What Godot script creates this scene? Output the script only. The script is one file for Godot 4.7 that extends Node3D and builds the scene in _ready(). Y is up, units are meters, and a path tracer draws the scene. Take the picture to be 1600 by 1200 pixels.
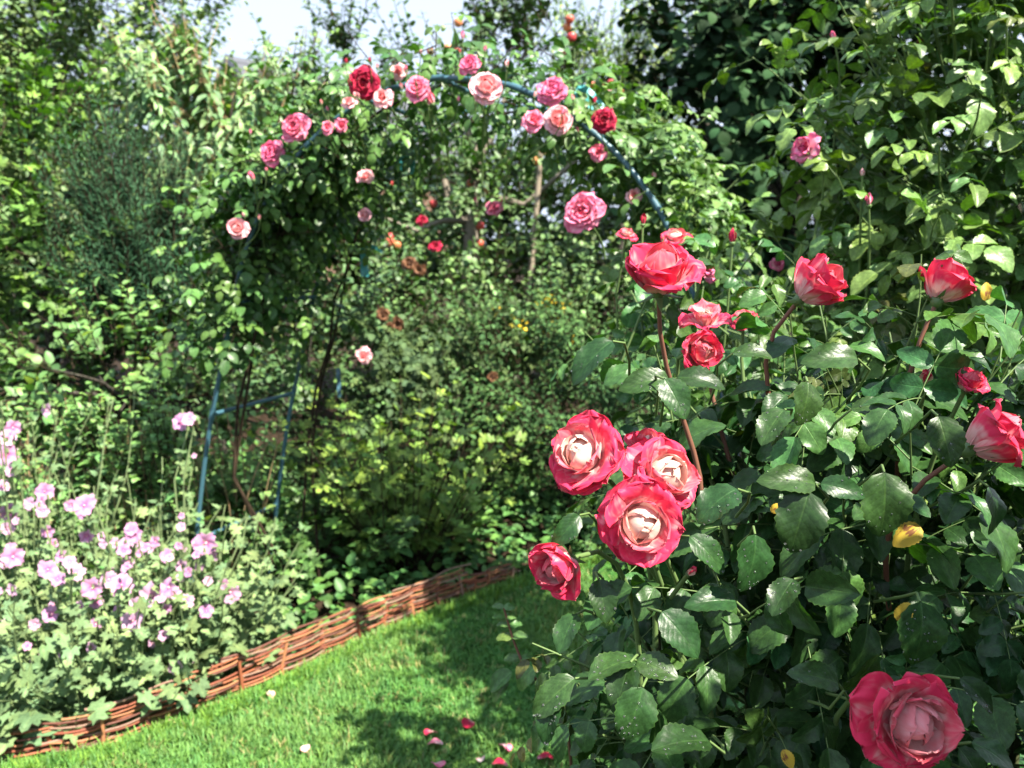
extends Node3D

const PITCH := 0.15359
const EYE := Vector3(0, 1.55, 0)
const SUN := Vector3(0.42, 0.81, 0.41)      # towards the sun
var rng := RandomNumberGenerator.new()
var taken := {}


class Geo:                                     # loose geometry gathered into one mesh
	var v := PackedVector3Array()
	var n := PackedVector3Array()
	var uv := PackedVector2Array()
	var ix := PackedInt32Array()

	func tube(pts: Array, r0: float, r1: float, sides := 5) -> void:
		var count := pts.size()
		if count < 2:
			return
		var x := Vector3(0.31, 0.2, 0.93)
		var along := 0.0
		for k in count:
			var d: Vector3 = (pts[mini(k + 1, count - 1)] - pts[maxi(k - 1, 0)]).normalized()
			if absf(x.dot(d)) > 0.95:
				x = Vector3(d.y, d.z, d.x)
			x = (x - d * x.dot(d)).normalized()
			var y := d.cross(x)
			var r := lerpf(r0, r1, float(k) / (count - 1))
			if k:
				along += pts[k].distance_to(pts[k - 1])
			for s in sides + 1:
				var a := TAU * s / sides
				var o := x * cos(a) + y * sin(a)
				v.append(pts[k] + o * r)
				n.append(o)
				uv.append(Vector2(float(s) / sides, along))
		var at := v.size() - count * (sides + 1)
		for k in count - 1:
			for s in sides:
				var a := at + k * (sides + 1) + s
				var b := a + sides + 1
				ix.append_array([a, b, a + 1, a + 1, b, b + 1])

	func quad(a: Vector3, b: Vector3, c: Vector3, d: Vector3) -> void:   # clockwise seen from the front
		var k := v.size()
		var m := (c - a).cross(b - a).normalized()
		v.append_array([a, b, c, d])
		n.append_array([m, m, m, m])
		uv.append_array([Vector2(0, 0), Vector2(0, 1), Vector2(1, 1), Vector2(1, 0)])
		ix.append_array([k, k + 1, k + 2, k, k + 2, k + 3])

	func mesh() -> ArrayMesh:
		var a := []
		a.resize(Mesh.ARRAY_MAX)
		a[Mesh.ARRAY_VERTEX] = v
		a[Mesh.ARRAY_NORMAL] = n
		a[Mesh.ARRAY_TEX_UV] = uv
		a[Mesh.ARRAY_INDEX] = ix
		var m := ArrayMesh.new()
		if v.size():
			m.add_surface_from_arrays(Mesh.PRIMITIVE_TRIANGLES, a)
		return m


class Bag:                                     # leaves of one plant, waiting to be placed
	var tf: Array[Transform3D] = []
	var col := PackedColorArray()

	func add(t: Transform3D, c: Color) -> void:
		tf.append(t)
		col.append(c)


# ---------------------------------------------------------------- helpers
func at(px: float, py: float, depth: float) -> Vector3:     # a point of the garden, given by where it shows and how deep it stands
	var cx := (px - 800.0) / 1287.0
	var cy := (600.0 - py) / 1287.0
	return EYE + Vector3(cx, cy * cos(PITCH) - sin(PITCH), -cy * sin(PITCH) - cos(PITCH)) * depth


func shows(p: Vector3) -> bool:
	var q := p - EYE
	var d := -q.y * sin(PITCH) - q.z * cos(PITCH)
	if d < 0.2:
		return false
	return absf(q.x / d) < 0.64 and absf((q.y * cos(PITCH) - q.z * sin(PITCH)) / d) < 0.49


func ri(a: float, b: float) -> float:
	return rng.randf_range(a, b)


func rv() -> Vector3:
	return Vector3(ri(-1, 1), ri(-1, 1), ri(-1, 1))


func numbered(called: String) -> String:
	taken[called] = taken.get(called, -1) + 1
	return called if taken[called] == 0 else "%s_%03d" % [called, taken[called]]


func thing(called: String, label: String, category: String, pos := Vector3.ZERO, group := "") -> Node3D:
	var o := Node3D.new()
	o.name = numbered(called)
	add_child(o)
	o.position = pos
	o.set_meta("label", label)
	o.set_meta("category", category)
	if group:
		o.set_meta("group", group)
	return o


func part(called: String, m: Mesh, mat: Material, parent: Node3D, t := Transform3D()) -> MeshInstance3D:
	var o := MeshInstance3D.new()
	o.name = called
	o.mesh = m
	o.material_override = mat
	o.transform = t
	parent.add_child(o, true)
	return o


func setting(called: String, m: Mesh, mat: Material, kind := "structure") -> MeshInstance3D:
	var o := part(called, m, mat, self)
	o.set_meta("kind", kind)
	return o


func frame(dir: Vector3, up: Vector3) -> Basis:
	var y := dir.normalized()
	var z := up - y * up.dot(y)
	if z.length() < 0.05:
		z = Vector3(y.z, y.x, y.y) - y * Vector3(y.z, y.x, y.y).dot(y)
	z = z.normalized()
	return Basis(y.cross(z), y, z)


func grid(nu: int, nv: int, p: PackedVector3Array) -> ArrayMesh:
	var n := PackedVector3Array()
	n.resize(p.size())
	var uv := PackedVector2Array()
	var ix := PackedInt32Array()
	for j in nv + 1:
		for i in nu + 1:
			uv.append(Vector2(float(i) / nu, float(j) / nv))
	for j in nv:
		for i in nu:
			var a := j * (nu + 1) + i
			var b := a + nu + 1
			for t in [[a, b, a + 1], [a + 1, b, b + 1]]:
				var m := (p[t[2]] - p[t[0]]).cross(p[t[1]] - p[t[0]])
				for q in t:
					n[q] += m
				ix.append_array(t)
	for k in n.size():
		n[k] = n[k].normalized() if n[k].length() > 0 else Vector3(0, 0, 1)
	var arr := []
	arr.resize(Mesh.ARRAY_MAX)
	arr[Mesh.ARRAY_VERTEX] = p
	arr[Mesh.ARRAY_NORMAL] = n
	arr[Mesh.ARRAY_TEX_UV] = uv
	arr[Mesh.ARRAY_INDEX] = ix
	var me := ArrayMesh.new()
	me.add_surface_from_arrays(Mesh.PRIMITIVE_TRIANGLES, arr)
	return me


func leaf(wid: float, nu: int, nv: int, fold: float, bend: float, teeth: float, wave: float, wide_at := 0.42) -> ArrayMesh:   # one unit long, along +y, upper face +z
	var p := PackedVector3Array()
	var ea := 0.55 * wide_at / 0.42
	var eb := ea * (1.0 - wide_at) / wide_at
	var top := pow(wide_at, ea) * pow(1.0 - wide_at, eb)
	for j in nv + 1:
		var v := float(j) / nv
		var w := wid * 0.5 * pow(v, ea) * pow(1.0 - v, eb) / top
		var ang := bend * v
		for i in nu + 1:
			var u := -1.0 + 2.0 * i / nu
			var ww := w
			if teeth > 0.0 and (i == 0 or i == nu):
				ww *= 1.0 + (teeth if j % 2 else -teeth)
			var x := u * ww
			var y := v if absf(bend) < 0.01 else sin(ang) / bend
			var z := 0.0 if absf(bend) < 0.01 else -(1.0 - cos(ang)) / bend
			z += fold * absf(x) + wave * sin(v * 8.0 + u * 2.5) * absf(u) * minf(1.0, 4.0 * v * (1.0 - v))
			p.append(Vector3(x, y, z))
	return grid(nu, nv, p)


func lobed(lobes: Array, floor_r: float, sharp: float, nsec: int, cup: float, teeth: float) -> ArrayMesh:   # a hand-shaped leaf; lobes: [angle, length]
	var p := PackedVector3Array()
	for j in 3:
		for i in nsec + 1:
			var th := lerpf(-2.75, 2.75, float(i) / nsec)
			var r := floor_r
			for l in lobes:
				r = maxf(r, l[1] * exp(-pow((th - l[0]) / sharp, 2.0)))
			r *= 1.0 + (teeth if i % 2 else -teeth)
			var q: float = r * [0.0, 0.55, 1.0][j]
			p.append(Vector3(sin(th) * q, cos(th) * q, cup * q * q + 0.05 * sin(th * 5.0) * q))
	return grid(nsec, 2, p)


func lathe(profile: Array, sides: int) -> ArrayMesh:        # profile: [radius, y] from bottom to top
	var p := PackedVector3Array()
	for q in profile:
		for s in sides + 1:
			var a := TAU * s / sides
			p.append(Vector3(cos(a) * q[0], q[1], sin(a) * q[0]))
	return grid(sides, profile.size() - 1, p)


# ---------------------------------------------------------------- materials
func paint(c: Color, rough := 0.7, spec := 0.5) -> StandardMaterial3D:     # c is a real-world (linear) colour
	var m := StandardMaterial3D.new()
	m.albedo_color = c.linear_to_srgb()
	m.roughness = rough
	m.metallic_specular = spec
	m.cull_mode = BaseMaterial3D.CULL_DISABLED
	return m


func noise(freq: float, s: int, oct := 3) -> FastNoiseLite:
	var f := FastNoiseLite.new()
	f.seed = s
	f.frequency = freq
	f.fractal_octaves = oct
	return f


func leaf_maps(side_veins: float, s: int, spots := 0.0) -> Array:          # [albedo, normal map]: midrib, side veins, blotches
	var w := 96
	var h := 144
	var a := Image.create(w, h, false, Image.FORMAT_RGB8)
	var b := Image.create(w, h, false, Image.FORMAT_RGB8)
	var f := noise(0.035, s)
	var fine := noise(0.16, s + 1)
	for y in h:
		for x in w:
			var u := absf((x + 0.5) / w * 2.0 - 1.0)
			var v := (y + 0.5) / h
			var rib := exp(-pow(u / 0.045, 2.0)) * (1.0 - 0.6 * v)
			var t := fposmod((v - u * 0.30) * side_veins, 1.0)
			var side := exp(-pow((t - 0.5) / 0.07, 2.0)) * (1.0 - u * 0.5)
			var k := 0.80 + 0.16 * f.get_noise_2d(x, y) + 0.10 * fine.get_noise_2d(x, y)
			var rim := smoothstep(0.93, 1.0, u) * 0.18
			var spot := smoothstep(0.40, 0.48, f.get_noise_2d(x * 2.2 + 50.0, y * 2.2)) * spots
			k *= 1.0 - 0.75 * spot
			a.set_pixel(x, y, Color(minf(1.0, k + 0.35 * spot + rib * 0.22 + side * 0.06 + rim), minf(1.0, k + rib * 0.16 + side * 0.05 + rim * 0.7), minf(1.0, k + rib * 0.12 + side * 0.03)))
			var hh := 0.5 + 0.07 * sin(PI * fposmod(t + 0.5, 1.0)) - 0.30 * rib + 0.14 * f.get_noise_2d(x, y) + 0.03 * fine.get_noise_2d(x, y)
			b.set_pixel(x, y, Color(hh, hh, hh))
	b.bump_map_to_normal_map(5.0)
	return [ImageTexture.create_from_image(a), ImageTexture.create_from_image(b)]


func leaf_mat(maps: Array, rough: float, spec: float, back: Color, bumps := 0.8) -> StandardMaterial3D:
	var m := StandardMaterial3D.new()
	m.vertex_color_use_as_albedo = true
	m.albedo_texture = maps[0]
	m.normal_enabled = true
	m.normal_texture = maps[1]
	m.normal_scale = bumps
	m.roughness = rough
	m.metallic_specular = spec
	m.backlight_enabled = true
	m.backlight = back
	m.cull_mode = BaseMaterial3D.CULL_DISABLED
	return m


func plain_leaf_mat(rough: float, spec: float, back: Color) -> StandardMaterial3D:
	var m := StandardMaterial3D.new()
	m.vertex_color_use_as_albedo = true
	m.roughness = rough
	m.metallic_specular = spec
	m.backlight_enabled = true
	m.backlight = back
	m.cull_mode = BaseMaterial3D.CULL_DISABLED
	return m


func petal_mat(foot: Color, rim: Color, from: float, to: float, blotch: float, s: int) -> StandardMaterial3D:
	var w := 96
	var im := Image.create(w, w, false, Image.FORMAT_RGB8)
	var f := noise(0.018, s)
	var streak := noise(0.07, s + 5, 2)
	for y in w:
		for x in w:
			var u := (x + 0.5) / w * 2.0 - 1.0
			var v := (y + 0.5) / w
			var t := v + 0.22 * u * u + blotch * f.get_noise_2d(x, y) + blotch * 0.35 * streak.get_noise_2d(x * 1.6, y * 0.25)
			var c := foot.lerp(rim, smoothstep(from, to, t))
			c = c.lerp(rim * 0.78, 0.22 * smoothstep(0.0, 0.6, streak.get_noise_2d(x * 2.0 + 300, y * 0.4)))
			c.a = 1.0
			im.set_pixel(x, y, c.linear_to_srgb())
	var m := StandardMaterial3D.new()
	m.albedo_texture = ImageTexture.create_from_image(im)
	m.roughness = 0.5
	m.metallic_specular = 0.3
	m.backlight_enabled = true
	m.backlight = Color(0.65, 0.6, 0.6)
	m.rim_enabled = true
	m.rim = 0.25
	m.rim_tint = 0.5
	m.cull_mode = BaseMaterial3D.CULL_DISABLED
	return m


# ---------------------------------------------------------------- foliage
func tint(base: Color, dv := 0.3, warm := 0.25) -> Color:
	var k := 1.6 * (1.0 + ri(-dv, dv))
	var y := ri(-0.8, 0.9) * warm * 0.8
	return Color(base.r * k * 0.93 * (1.0 + y), base.g * k * (1.0 + y * 0.35), base.b * k * 0.95 * (1.0 - y * 0.3))


func place(o: Node3D, bag: Bag, meshes: Array, mat: StandardMaterial3D, single: int, called := "leaf", many := "leaves") -> void:
	var count := bag.tf.size()
	if count == 0:
		return
	var chosen := {}
	if single > 0:
		var order := []
		for k in count:
			var p: Vector3 = o.position + bag.tf[k].origin
			if shows(p):
				order.append([p.distance_to(EYE) / bag.tf[k].basis.y.length(), k])
		order.sort()
		var tones := []
		var pal := []
		for k in 8:
			var c := bag.col[(k * 7919 + 13) % count]
			var m: StandardMaterial3D = mat.duplicate()
			m.vertex_color_use_as_albedo = false
			m.albedo_color = c.linear_to_srgb()
			tones.append(m)
			pal.append(c)
		for k in mini(single, order.size()):
			var id: int = order[k][1]
			chosen[id] = true
			var best := 0
			var least := 9.0
			for t in 8:
				var e: float = absf(pal[t].r - bag.col[id].r) + absf(pal[t].g - bag.col[id].g)
				if e < least:
					least = e
					best = t
			part(called if k == 0 else "%s_%03d" % [called, k], meshes[id % meshes.size()], tones[best], o, bag.tf[id])
	for s in meshes.size():
		var ids := []
		var k := s
		while k < count:
			if not chosen.has(k):
				ids.append(k)
			k += meshes.size()
		if ids.is_empty():
			continue
		var mm := MultiMesh.new()
		mm.transform_format = MultiMesh.TRANSFORM_3D
		mm.use_colors = true
		mm.mesh = meshes[s]
		mm.instance_count = ids.size()
		for q in ids.size():
			mm.set_instance_transform(q, bag.tf[ids[q]])
			mm.set_instance_color(q, bag.col[ids[q]])
		var mi := MultiMeshInstance3D.new()
		mi.name = many if s == 0 else "%s_%03d" % [many, s]
		mi.multimesh = mm
		mi.material_override = mat
		mi.set_meta("kind", "stuff")
		o.add_child(mi, true)


# one leafy shoot: {gap, size, div, droop, bare, lift, wob, petiole, base, young, compound, twig}
func shoot(geo: Geo, bag: Bag, start: Vector3, dir: Vector3, length: float, o: Dictionary) -> Vector3:
	var seg: float = o.get("seg", 0.06)
	var n := maxi(2, int(length / seg))
	var d := dir.normalized()
	var p := start
	var pts := [p]
	var lift: float = o.get("lift", 0.0)
	var wob: float = o.get("wob", 0.12)
	var gap: float = o.gap
	var next: float = length * o.get("bare", 0.1)
	var gone := 0.0
	var turn := ri(0, TAU)
	var step := length / n
	var up_k: float = o.get("up", 0.8)
	for k in n:
		d = (d + Vector3(0, lift * step * 3.0, 0) + rv() * wob).normalized()
		var q := p + d * step
		while next < gone + step:
			var f := (next - gone) / step
			var base := p.lerp(q, f)
			var t := next / length
			turn += 2.4 + ri(-0.4, 0.4)
			var x := d.cross(Vector3(0.2, 0.1, 0.97)).normalized()
			var side := x * cos(turn) + d.cross(x) * sin(turn)
			var div: float = o.get("div", 0.9)
			var ld := (side * sin(div) + d * cos(div) - Vector3(0, o.get("droop", 0.1), 0) + rv() * 0.22).normalized()
			var up: Vector3 = Vector3(0, up_k, 0) + SUN * o.get("sunny", 0.5) + d * 0.3 - ld * 0.1 + rv() * o.get("loose", 0.35)
			var c: Color = tint(o.base.lerp(o.get("young", o.base), pow(t, 2.0)), o.get("dv", 0.3), o.get("warm", 0.25))
			var size: float = o.size * ri(0.65, 1.2) * (1.0 - 0.35 * t * t)
			if o.get("compound", 0) > 0:
				compound(geo, bag, base, ld, up, size, o.compound, c, o)
			else:
				var pet: float = o.get("petiole", 0.2) * size
				if o.get("stalks", false):
					geo.tube([base, base + ld * pet], size * 0.018, size * 0.014, 3)
				if o.get("hang", 0.0) > 0.0:
					var keep := base + ld * pet
					ld = (ld - Vector3(0, o.hang, 0) + rv() * 0.2).normalized()
					bag.add(Transform3D(frame(ld, up).scaled_local(Vector3.ONE * size), keep), c)
				else:
					bag.add(Transform3D(frame(ld, up).scaled_local(Vector3.ONE * size), base + ld * pet), c)
			next += gap * ri(0.75, 1.3)
		gone += step
		p = q
		pts.append(p)
	var tw: float = o.get("twig", 0.003)
	if tw > 0.0:
		geo.tube(pts, tw, tw * 0.45, o.get("sides", 4))
	return p


func compound(geo: Geo, bag: Bag, base: Vector3, ld: Vector3, up: Vector3, size: float, pairs: int, c: Color, o: Dictionary) -> void:
	var b := frame(ld, up)
	var len := size * (0.75 + 0.62 * pairs)
	var pts := []
	for k in 5:
		var t := k / 4.0
		pts.append(base + b.y * len * t - Vector3(0, 0.16, 0) * len * t * t)
	geo.tube(pts, size * 0.022, size * 0.014, 3)
	var tip: Vector3 = pts[4]
	var end: Vector3 = (pts[4] - pts[3]).normalized()
	var hang := Vector3(0, o.get("hang", 0.25), 0)
	bag.add(Transform3D(frame(end - hang * ri(0.4, 1.4), b.z + rv() * 0.2).scaled_local(Vector3.ONE * size * ri(1.0, 1.2)), tip), c)
	for k in pairs:
		var t := 1.0 - (k + 0.75) * 0.62 * size / len
		var q: Vector3 = pts[0].lerp(pts[4], t) + Vector3(0, 0.16 * len * (t - t * t), 0)
		for s in [-1.0, 1.0]:
			if rng.randf() < 0.06:
				continue
			var dd: Vector3 = (b.x * s * 0.95 + b.y * 0.45 - hang * ri(0.3, 1.6) + rv() * 0.15).normalized()
			var uu: Vector3 = b.z + b.x * s * ri(-0.35, 0.25) + rv() * 0.22
			bag.add(Transform3D(frame(dd, uu).scaled_local(Vector3.ONE * size * ri(0.75, 1.05) * (1.0 - 0.12 * k)), q), c * ri(0.9, 1.1))


func ball(c: Vector3, r: Vector3, shell := 0.5) -> Array:        # a random point of an ellipsoid, nearer its surface, and the way out there
	var d := rv()
	while d.length() > 1.0 or d.length() < 0.05:
		d = rv()
	d = d.normalized()
	var k := pow(rng.randf(), shell)
	return [c + d * r * k, (d / r).normalized()]


func crown(geo: Geo, bag: Bag, c: Vector3, r: Vector3, n: int, length: float, out: float, rise: float, o: Dictionary, shell := 0.4) -> void:
	var left := n
	while left > 0:                            # shoots stand in sprays, with gaps between the sprays
		var q := ball(c, r, shell)
		var lean := rv() * 0.5
		var shade := ri(0.75, 1.2)
		var own := o.duplicate()
		own.base = o.base * shade
		own.young = o.get("young", o.base) * shade
		for k in rng.randi_range(4, 11):
			var p: Vector3 = q[0] + rv() * r * 0.13
			shoot(geo, bag, p, q[1] * out + Vector3(0, rise, 0) + lean + rv() * 0.35, length * ri(0.5, 1.35), own)
			left -= 1


func limbs(geo: Geo, foot: Vector3, fork: Vector3, c: Vector3, r: Vector3, n: int, thick: float) -> void:
	geo.tube([foot, foot.lerp(fork, 0.35) + rv() * thick, foot.lerp(fork, 0.7) + rv() * thick, fork], thick, thick * 0.7, 8)
	for k in n:
		var q: Vector3 = ball(c, r, 0.35)[0]
		var mid := fork.lerp(q, 0.5) + Vector3(0, -0.08, 0) * r.y + rv() * 0.1 * r.x
		geo.tube([fork, fork.lerp(mid, 0.5) + rv() * 0.03, mid, mid.lerp(q, 0.5) + rv() * 0.04, q], thick * 0.55, thick * 0.12, 6)


# ---------------------------------------------------------------- roses
# length, half width, tilt at foot and tip (degrees from the axis), roll of the rim, side curvature, foot radius, ruffle
func petal(l: float, w: float, a0: float, a1: float, roll: float, rc: float, rb: float, ruffle: float, s: int, nu := 8, nv := 9) -> ArrayMesh:
	var p := PackedVector3Array()
	var f := noise(1.0, s, 2)
	var r := rb
	var y := 0.0
	var skew := sin(s * 12.9898) * 0.25
	for j in nv + 1:
		var v := float(j) / nv
		var a := deg_to_rad(lerpf(a0, a1, v) + roll * pow(smoothstep(0.5, 1.0, v), 1.5))
		if j:
			r += sin(a) * l / nv
			y += cos(a) * l / nv
		var inward := Vector2(-cos(a), sin(a))
		var ww := w * (0.32 + 0.68 * sin(PI * 0.6 * pow(v, 0.85))) * sqrt(maxf(0.0, 1.0 - pow(maxf(0.0, (v - 0.52) / 0.48), 2.6) * 0.97))
		for i in nu + 1:
			var u := -1.0 + 2.0 * i / nu
			var phi := u * ww / rc
			var lift := rc * (1.0 - cos(phi)) - roll * 0.0016 * l * pow(absf(u), 3.0) * v
			lift += ruffle * f.get_noise_2d(u * 1.9 + s, v * 1.6) * v * v
			var dip := (0.05 * u * u + 0.05 * f.get_noise_2d(u * 3.0, 9.0 + s) - 0.03 * skew * u) * l * v * v
			var pos := Vector2(r, y) + inward * lift - Vector2(sin(a), cos(a)) * dip
			p.append(Vector3(rc * sin(phi), pos.y, pos.x))
	return grid(nu, nv, p)


var bloom_sets := {}
var bits := {}


func bloom_set(style: String, s: int) -> Array:             # [[petal mesh, turn, ring], ...] for a bloom one unit across
	var rings: Array
	match style:
		"open":
			rings = [[3, .56, .27, 75, -78, 0, .20, .03, .012, 0], [3, .56, .31, 76, -46, 0, .23, .03, .02, 0], [4, .53, .33, 68, -14, 26, .29, .03, .04, 1], [5, .52, .35, 72, 30, 48, .44, .03, .06, 2], [5, .50, .37, 84, 62, 42, .70, .03, .07, 2]]
		"cup":
			rings = [[3, .60, .26, 60, -74, 0, .19, .03, .012, 0], [3, .62, .31, 60, -44, 4, .22, .03, .025, 1], [4, .60, .34, 56, -8, 34, .29, .03, .05, 2], [5, .58, .36, 60, 22, 52, .42, .03, .07, 2]]
		"flat":
			rings = [[5, .26, .16, 22, -20, 0, .14, .02, .05, 0], [6, .34, .18, 30, 0, 20, .18, .03, .07, 1], [7, .40, .22, 42, 22, 30, .26, .03, .08, 1], [7, .45, .25, 56, 50, 35, .36, .03, .09, 2], [6, .48, .28, 74, 74, 40, .5, .03, .09, 2]]
		"bud":
			rings = [[3, .80, .30, 22, -28, 0, .20, .03, .02, 0], [3, .84, .32, 24, -24, 0, .22, .04, .02, 2]]
		"loose":
			rings = [[4, .36, .22, 20, -10, 20, .2, .02, .08, 0], [4, .50, .28, 40, 20, 55, .3, .03, .1, 1], [5, .52, .30, 62, 66, 60, .45, .03, .12, 2]]
	var out := []
	var turn := s * 1.3
	for g in rings.size():
		var q: Array = rings[g]
		for k in q[0]:
			if s != 1 and g == rings.size() - 1 and k == q[0] - 1:
				continue
			var loose := ri(0.86, 1.1) if g >= rings.size() - 2 else 1.0
			var a: float = turn + TAU * k / q[0] + ri(-0.16, 0.16)
			out.append([petal(q[1] * ri(.93, 1.07) * loose, q[2] * ri(.88, 1.12), q[3] + ri(-5, 5), q[4] + ri(-9, 9) * (1.0 + 0.9 * g / rings.size()), q[5] * ri(.3, 1.6), q[6] * ri(0.9, 1.25), q[7], q[8] * ri(0.9, 1.6), s * 50 + g * 10 + k, 12 if style in ["open", "cup"] else 7, 13 if style in ["open", "cup"] else 8), a, int(q[9])])
		turn += 0.63
	return out


# a bloom centred at pos and facing along axis; mats: [inner, middle, outer]. Returns where its stalk leaves it.
func bloom(o: Node3D, pos: Vector3, axis: Vector3, size: float, style: String, mats: Array, variant: int, called := "bloom", green: Material = null) -> Vector3:
	var key := style + str(variant % 3)
	if not bloom_sets.has(key):
		bloom_sets[key] = bloom_set(style, variant % 3 + 1)
	var b := Node3D.new()
	b.name = called
	o.add_child(b, true)
	var a := axis.normalized()
	var low: float = {"open": 0.20, "cup": 0.24, "flat": 0.16, "bud": 0.34, "loose": 0.16}[style]
	var foot := pos - a * low * size
	b.transform = Transform3D(frame(a, Vector3(ri(-1, 1), 0.3, ri(-1, 1))).rotated(a, ri(0, TAU)).scaled_local(Vector3(ri(0.92, 1.08), ri(0.88, 1.12), ri(0.92, 1.08)) * size), foot - o.position)
	var k := 0
	for q in bloom_sets[key]:
		part("petal" if k == 0 else "petal_%03d" % k, q[0], mats[q[2]], b, Transform3D(Basis(Vector3.UP, q[1]), Vector3(0, 0.0, 0)))
		k += 1
	part("hip", bits.hip, green if green else bits.green, b, Transform3D(Basis().scaled(Vector3.ONE * minf(1.0, 0.10 / size) if style != "bud" else Vector3(2.0, 1.6, 2.0)), Vector3.ZERO))
	for s in 5:
		var t := Basis(Vector3.UP, TAU * s / 5.0 + 0.4) * Basis(Vector3.RIGHT, deg_to_rad(ri(75, 135) if style != "bud" else ri(12, 30)))
		part("sepal" if s == 0 else "sepal_%03d" % s, bits.sepal, green if green else bits.green, b, Transform3D(t.scaled_local(Vector3.ONE * (0.30 if style != "bud" else 0.7)), Vector3(0, 0.0, 0)))
	return foot - a * 0.05 * size


func stalk(geo: Geo, from: Vector3, way: Vector3, to: Vector3, r: float, org: Vector3) -> void:
	var pts := []
	var reach := from.distance_to(to) * 0.45
	for k in 8:
		var t := k / 7.0
		var p0 := from
		var p1 := from - way.normalized() * reach
		var p2 := to + Vector3(0, reach * 0.6, 0)
		var q := p0 * pow(1 - t, 3) + p1 * 3 * t * pow(1 - t, 2) + p2 * 3 * t * t * (1 - t) + to * pow(t, 3)
		pts.append(q - org)
	geo.tube(pts, r * 0.8, r * 1.15, 7)


func _ready() -> void:
	rng.seed = 20240611
	# ------------------------------------------------ camera, sky, sun, exposure
	var cam := Camera3D.new()
	cam.name = "camera"
	cam.position = EYE
	cam.rotation.x = -PITCH
	var ca := CameraAttributesPhysical.new()
	ca.frustum_focal_length = 12.0 / tan(deg_to_rad(25.0))
	ca.frustum_focus_distance = 1.0
	ca.frustum_near = 0.05
	ca.frustum_far = 400.0
	ca.exposure_aperture = 5.6
	cam.attributes = ca
	cam.fov = 50.0
	cam.near = 0.05
	cam.far = 400.0
	add_child(cam)
	cam.current = true

	var sky_mat := ProceduralSkyMaterial.new()
	sky_mat.sky_top_color = Color(0.62, 0.71, 0.84)
	sky_mat.sky_horizon_color = Color(0.80, 0.85, 0.92)
	sky_mat.sky_curve = 0.45
	sky_mat.ground_bottom_color = Color(0.12, 0.13, 0.10)
	sky_mat.ground_horizon_color = Color(0.5, 0.53, 0.52)
	sky_mat.sun_angle_max = 8.0
	sky_mat.sky_energy_multiplier = 0.74
	var clouds := Image.create(512, 256, false, Image.FORMAT_RGBA8)
	var cn := noise(0.9, 4, 5)
	for y in 256:
		for x in 512:
			var lat := (0.5 - (y + 0.5) / 256.0) * PI
			var lon := (x + 0.5) / 512.0 * TAU
			var q := Vector3(cos(lat) * cos(lon), sin(lat) * 2.0, cos(lat) * sin(lon)) * 1.6
			var c := smoothstep(0.0, 0.45, cn.get_noise_3dv(q) + 0.08)
			clouds.set_pixel(x, y, Color(0.70, 0.72, 0.76, c * 0.7))
	sky_mat.sky_cover = ImageTexture.create_from_image(clouds)
	var sky := Sky.new()
	sky.sky_material = sky_mat
	var env := Environment.new()
	env.background_mode = Environment.BG_SKY
	env.sky = sky
	env.tonemap_mode = Environment.TONE_MAPPER_LINEAR
	env.tonemap_exposure = 3.6
	env.sdfgi_enabled = true
	env.ssao_enabled = true
	env.ssil_enabled = true
	var we := WorldEnvironment.new()
	we.name = "world_environment"
	we.environment = env
	add_child(we)

	var sun := DirectionalLight3D.new()
	sun.name = "sun"
	sun.light_color = Color(1.0, 0.97, 0.91)
	sun.light_energy = 1.6
	sun.light_angular_distance = 0.5
	sun.shadow_enabled = true
	sun.look_at_from_position(SUN * 20.0, Vector3.ZERO)
	add_child(sun)

	build_ground()
	build_house()
	build_background()
	build_arch()
	build_beds()
	build_roses()
	build_small()


# ---------------------------------------------------------------- ground, lawn, edging
var edge := [Vector2(-3.2, -2.05), Vector2(-2.3, -2.15), Vector2(-1.57, -2.31), Vector2(-1.32, -2.39), Vector2(-1.09, -2.60), Vector2(-0.92, -2.77), Vector2(-0.78, -2.94), Vector2(-0.62, -3.14), Vector2(-0.44, -3.34), Vector2(-0.23, -3.56), Vector2(0.0, -3.76), Vector2(0.28, -3.98), Vector2(0.6, -4.2)]


func dirt_mat(c: Color, s: int) -> StandardMaterial3D:
	var m := paint(c, 0.95, 0.2)
	var t := NoiseTexture2D.new()
	t.width = 512
	t.height = 512
	t.seamless = true
	t.noise = noise(0.02, s, 5)
	var ramp := Gradient.new()
	ramp.set_color(0, Color(0.45, 0.42, 0.4))
	ramp.set_color(1, Color(1, 1, 1))
	t.color_ramp = ramp
	m.albedo_texture = t
	m.uv1_triplanar = true
	m.uv1_world_triplanar = true
	m.uv1_scale = Vector3(1.3, 1.3, 1.3)
	return m


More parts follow.
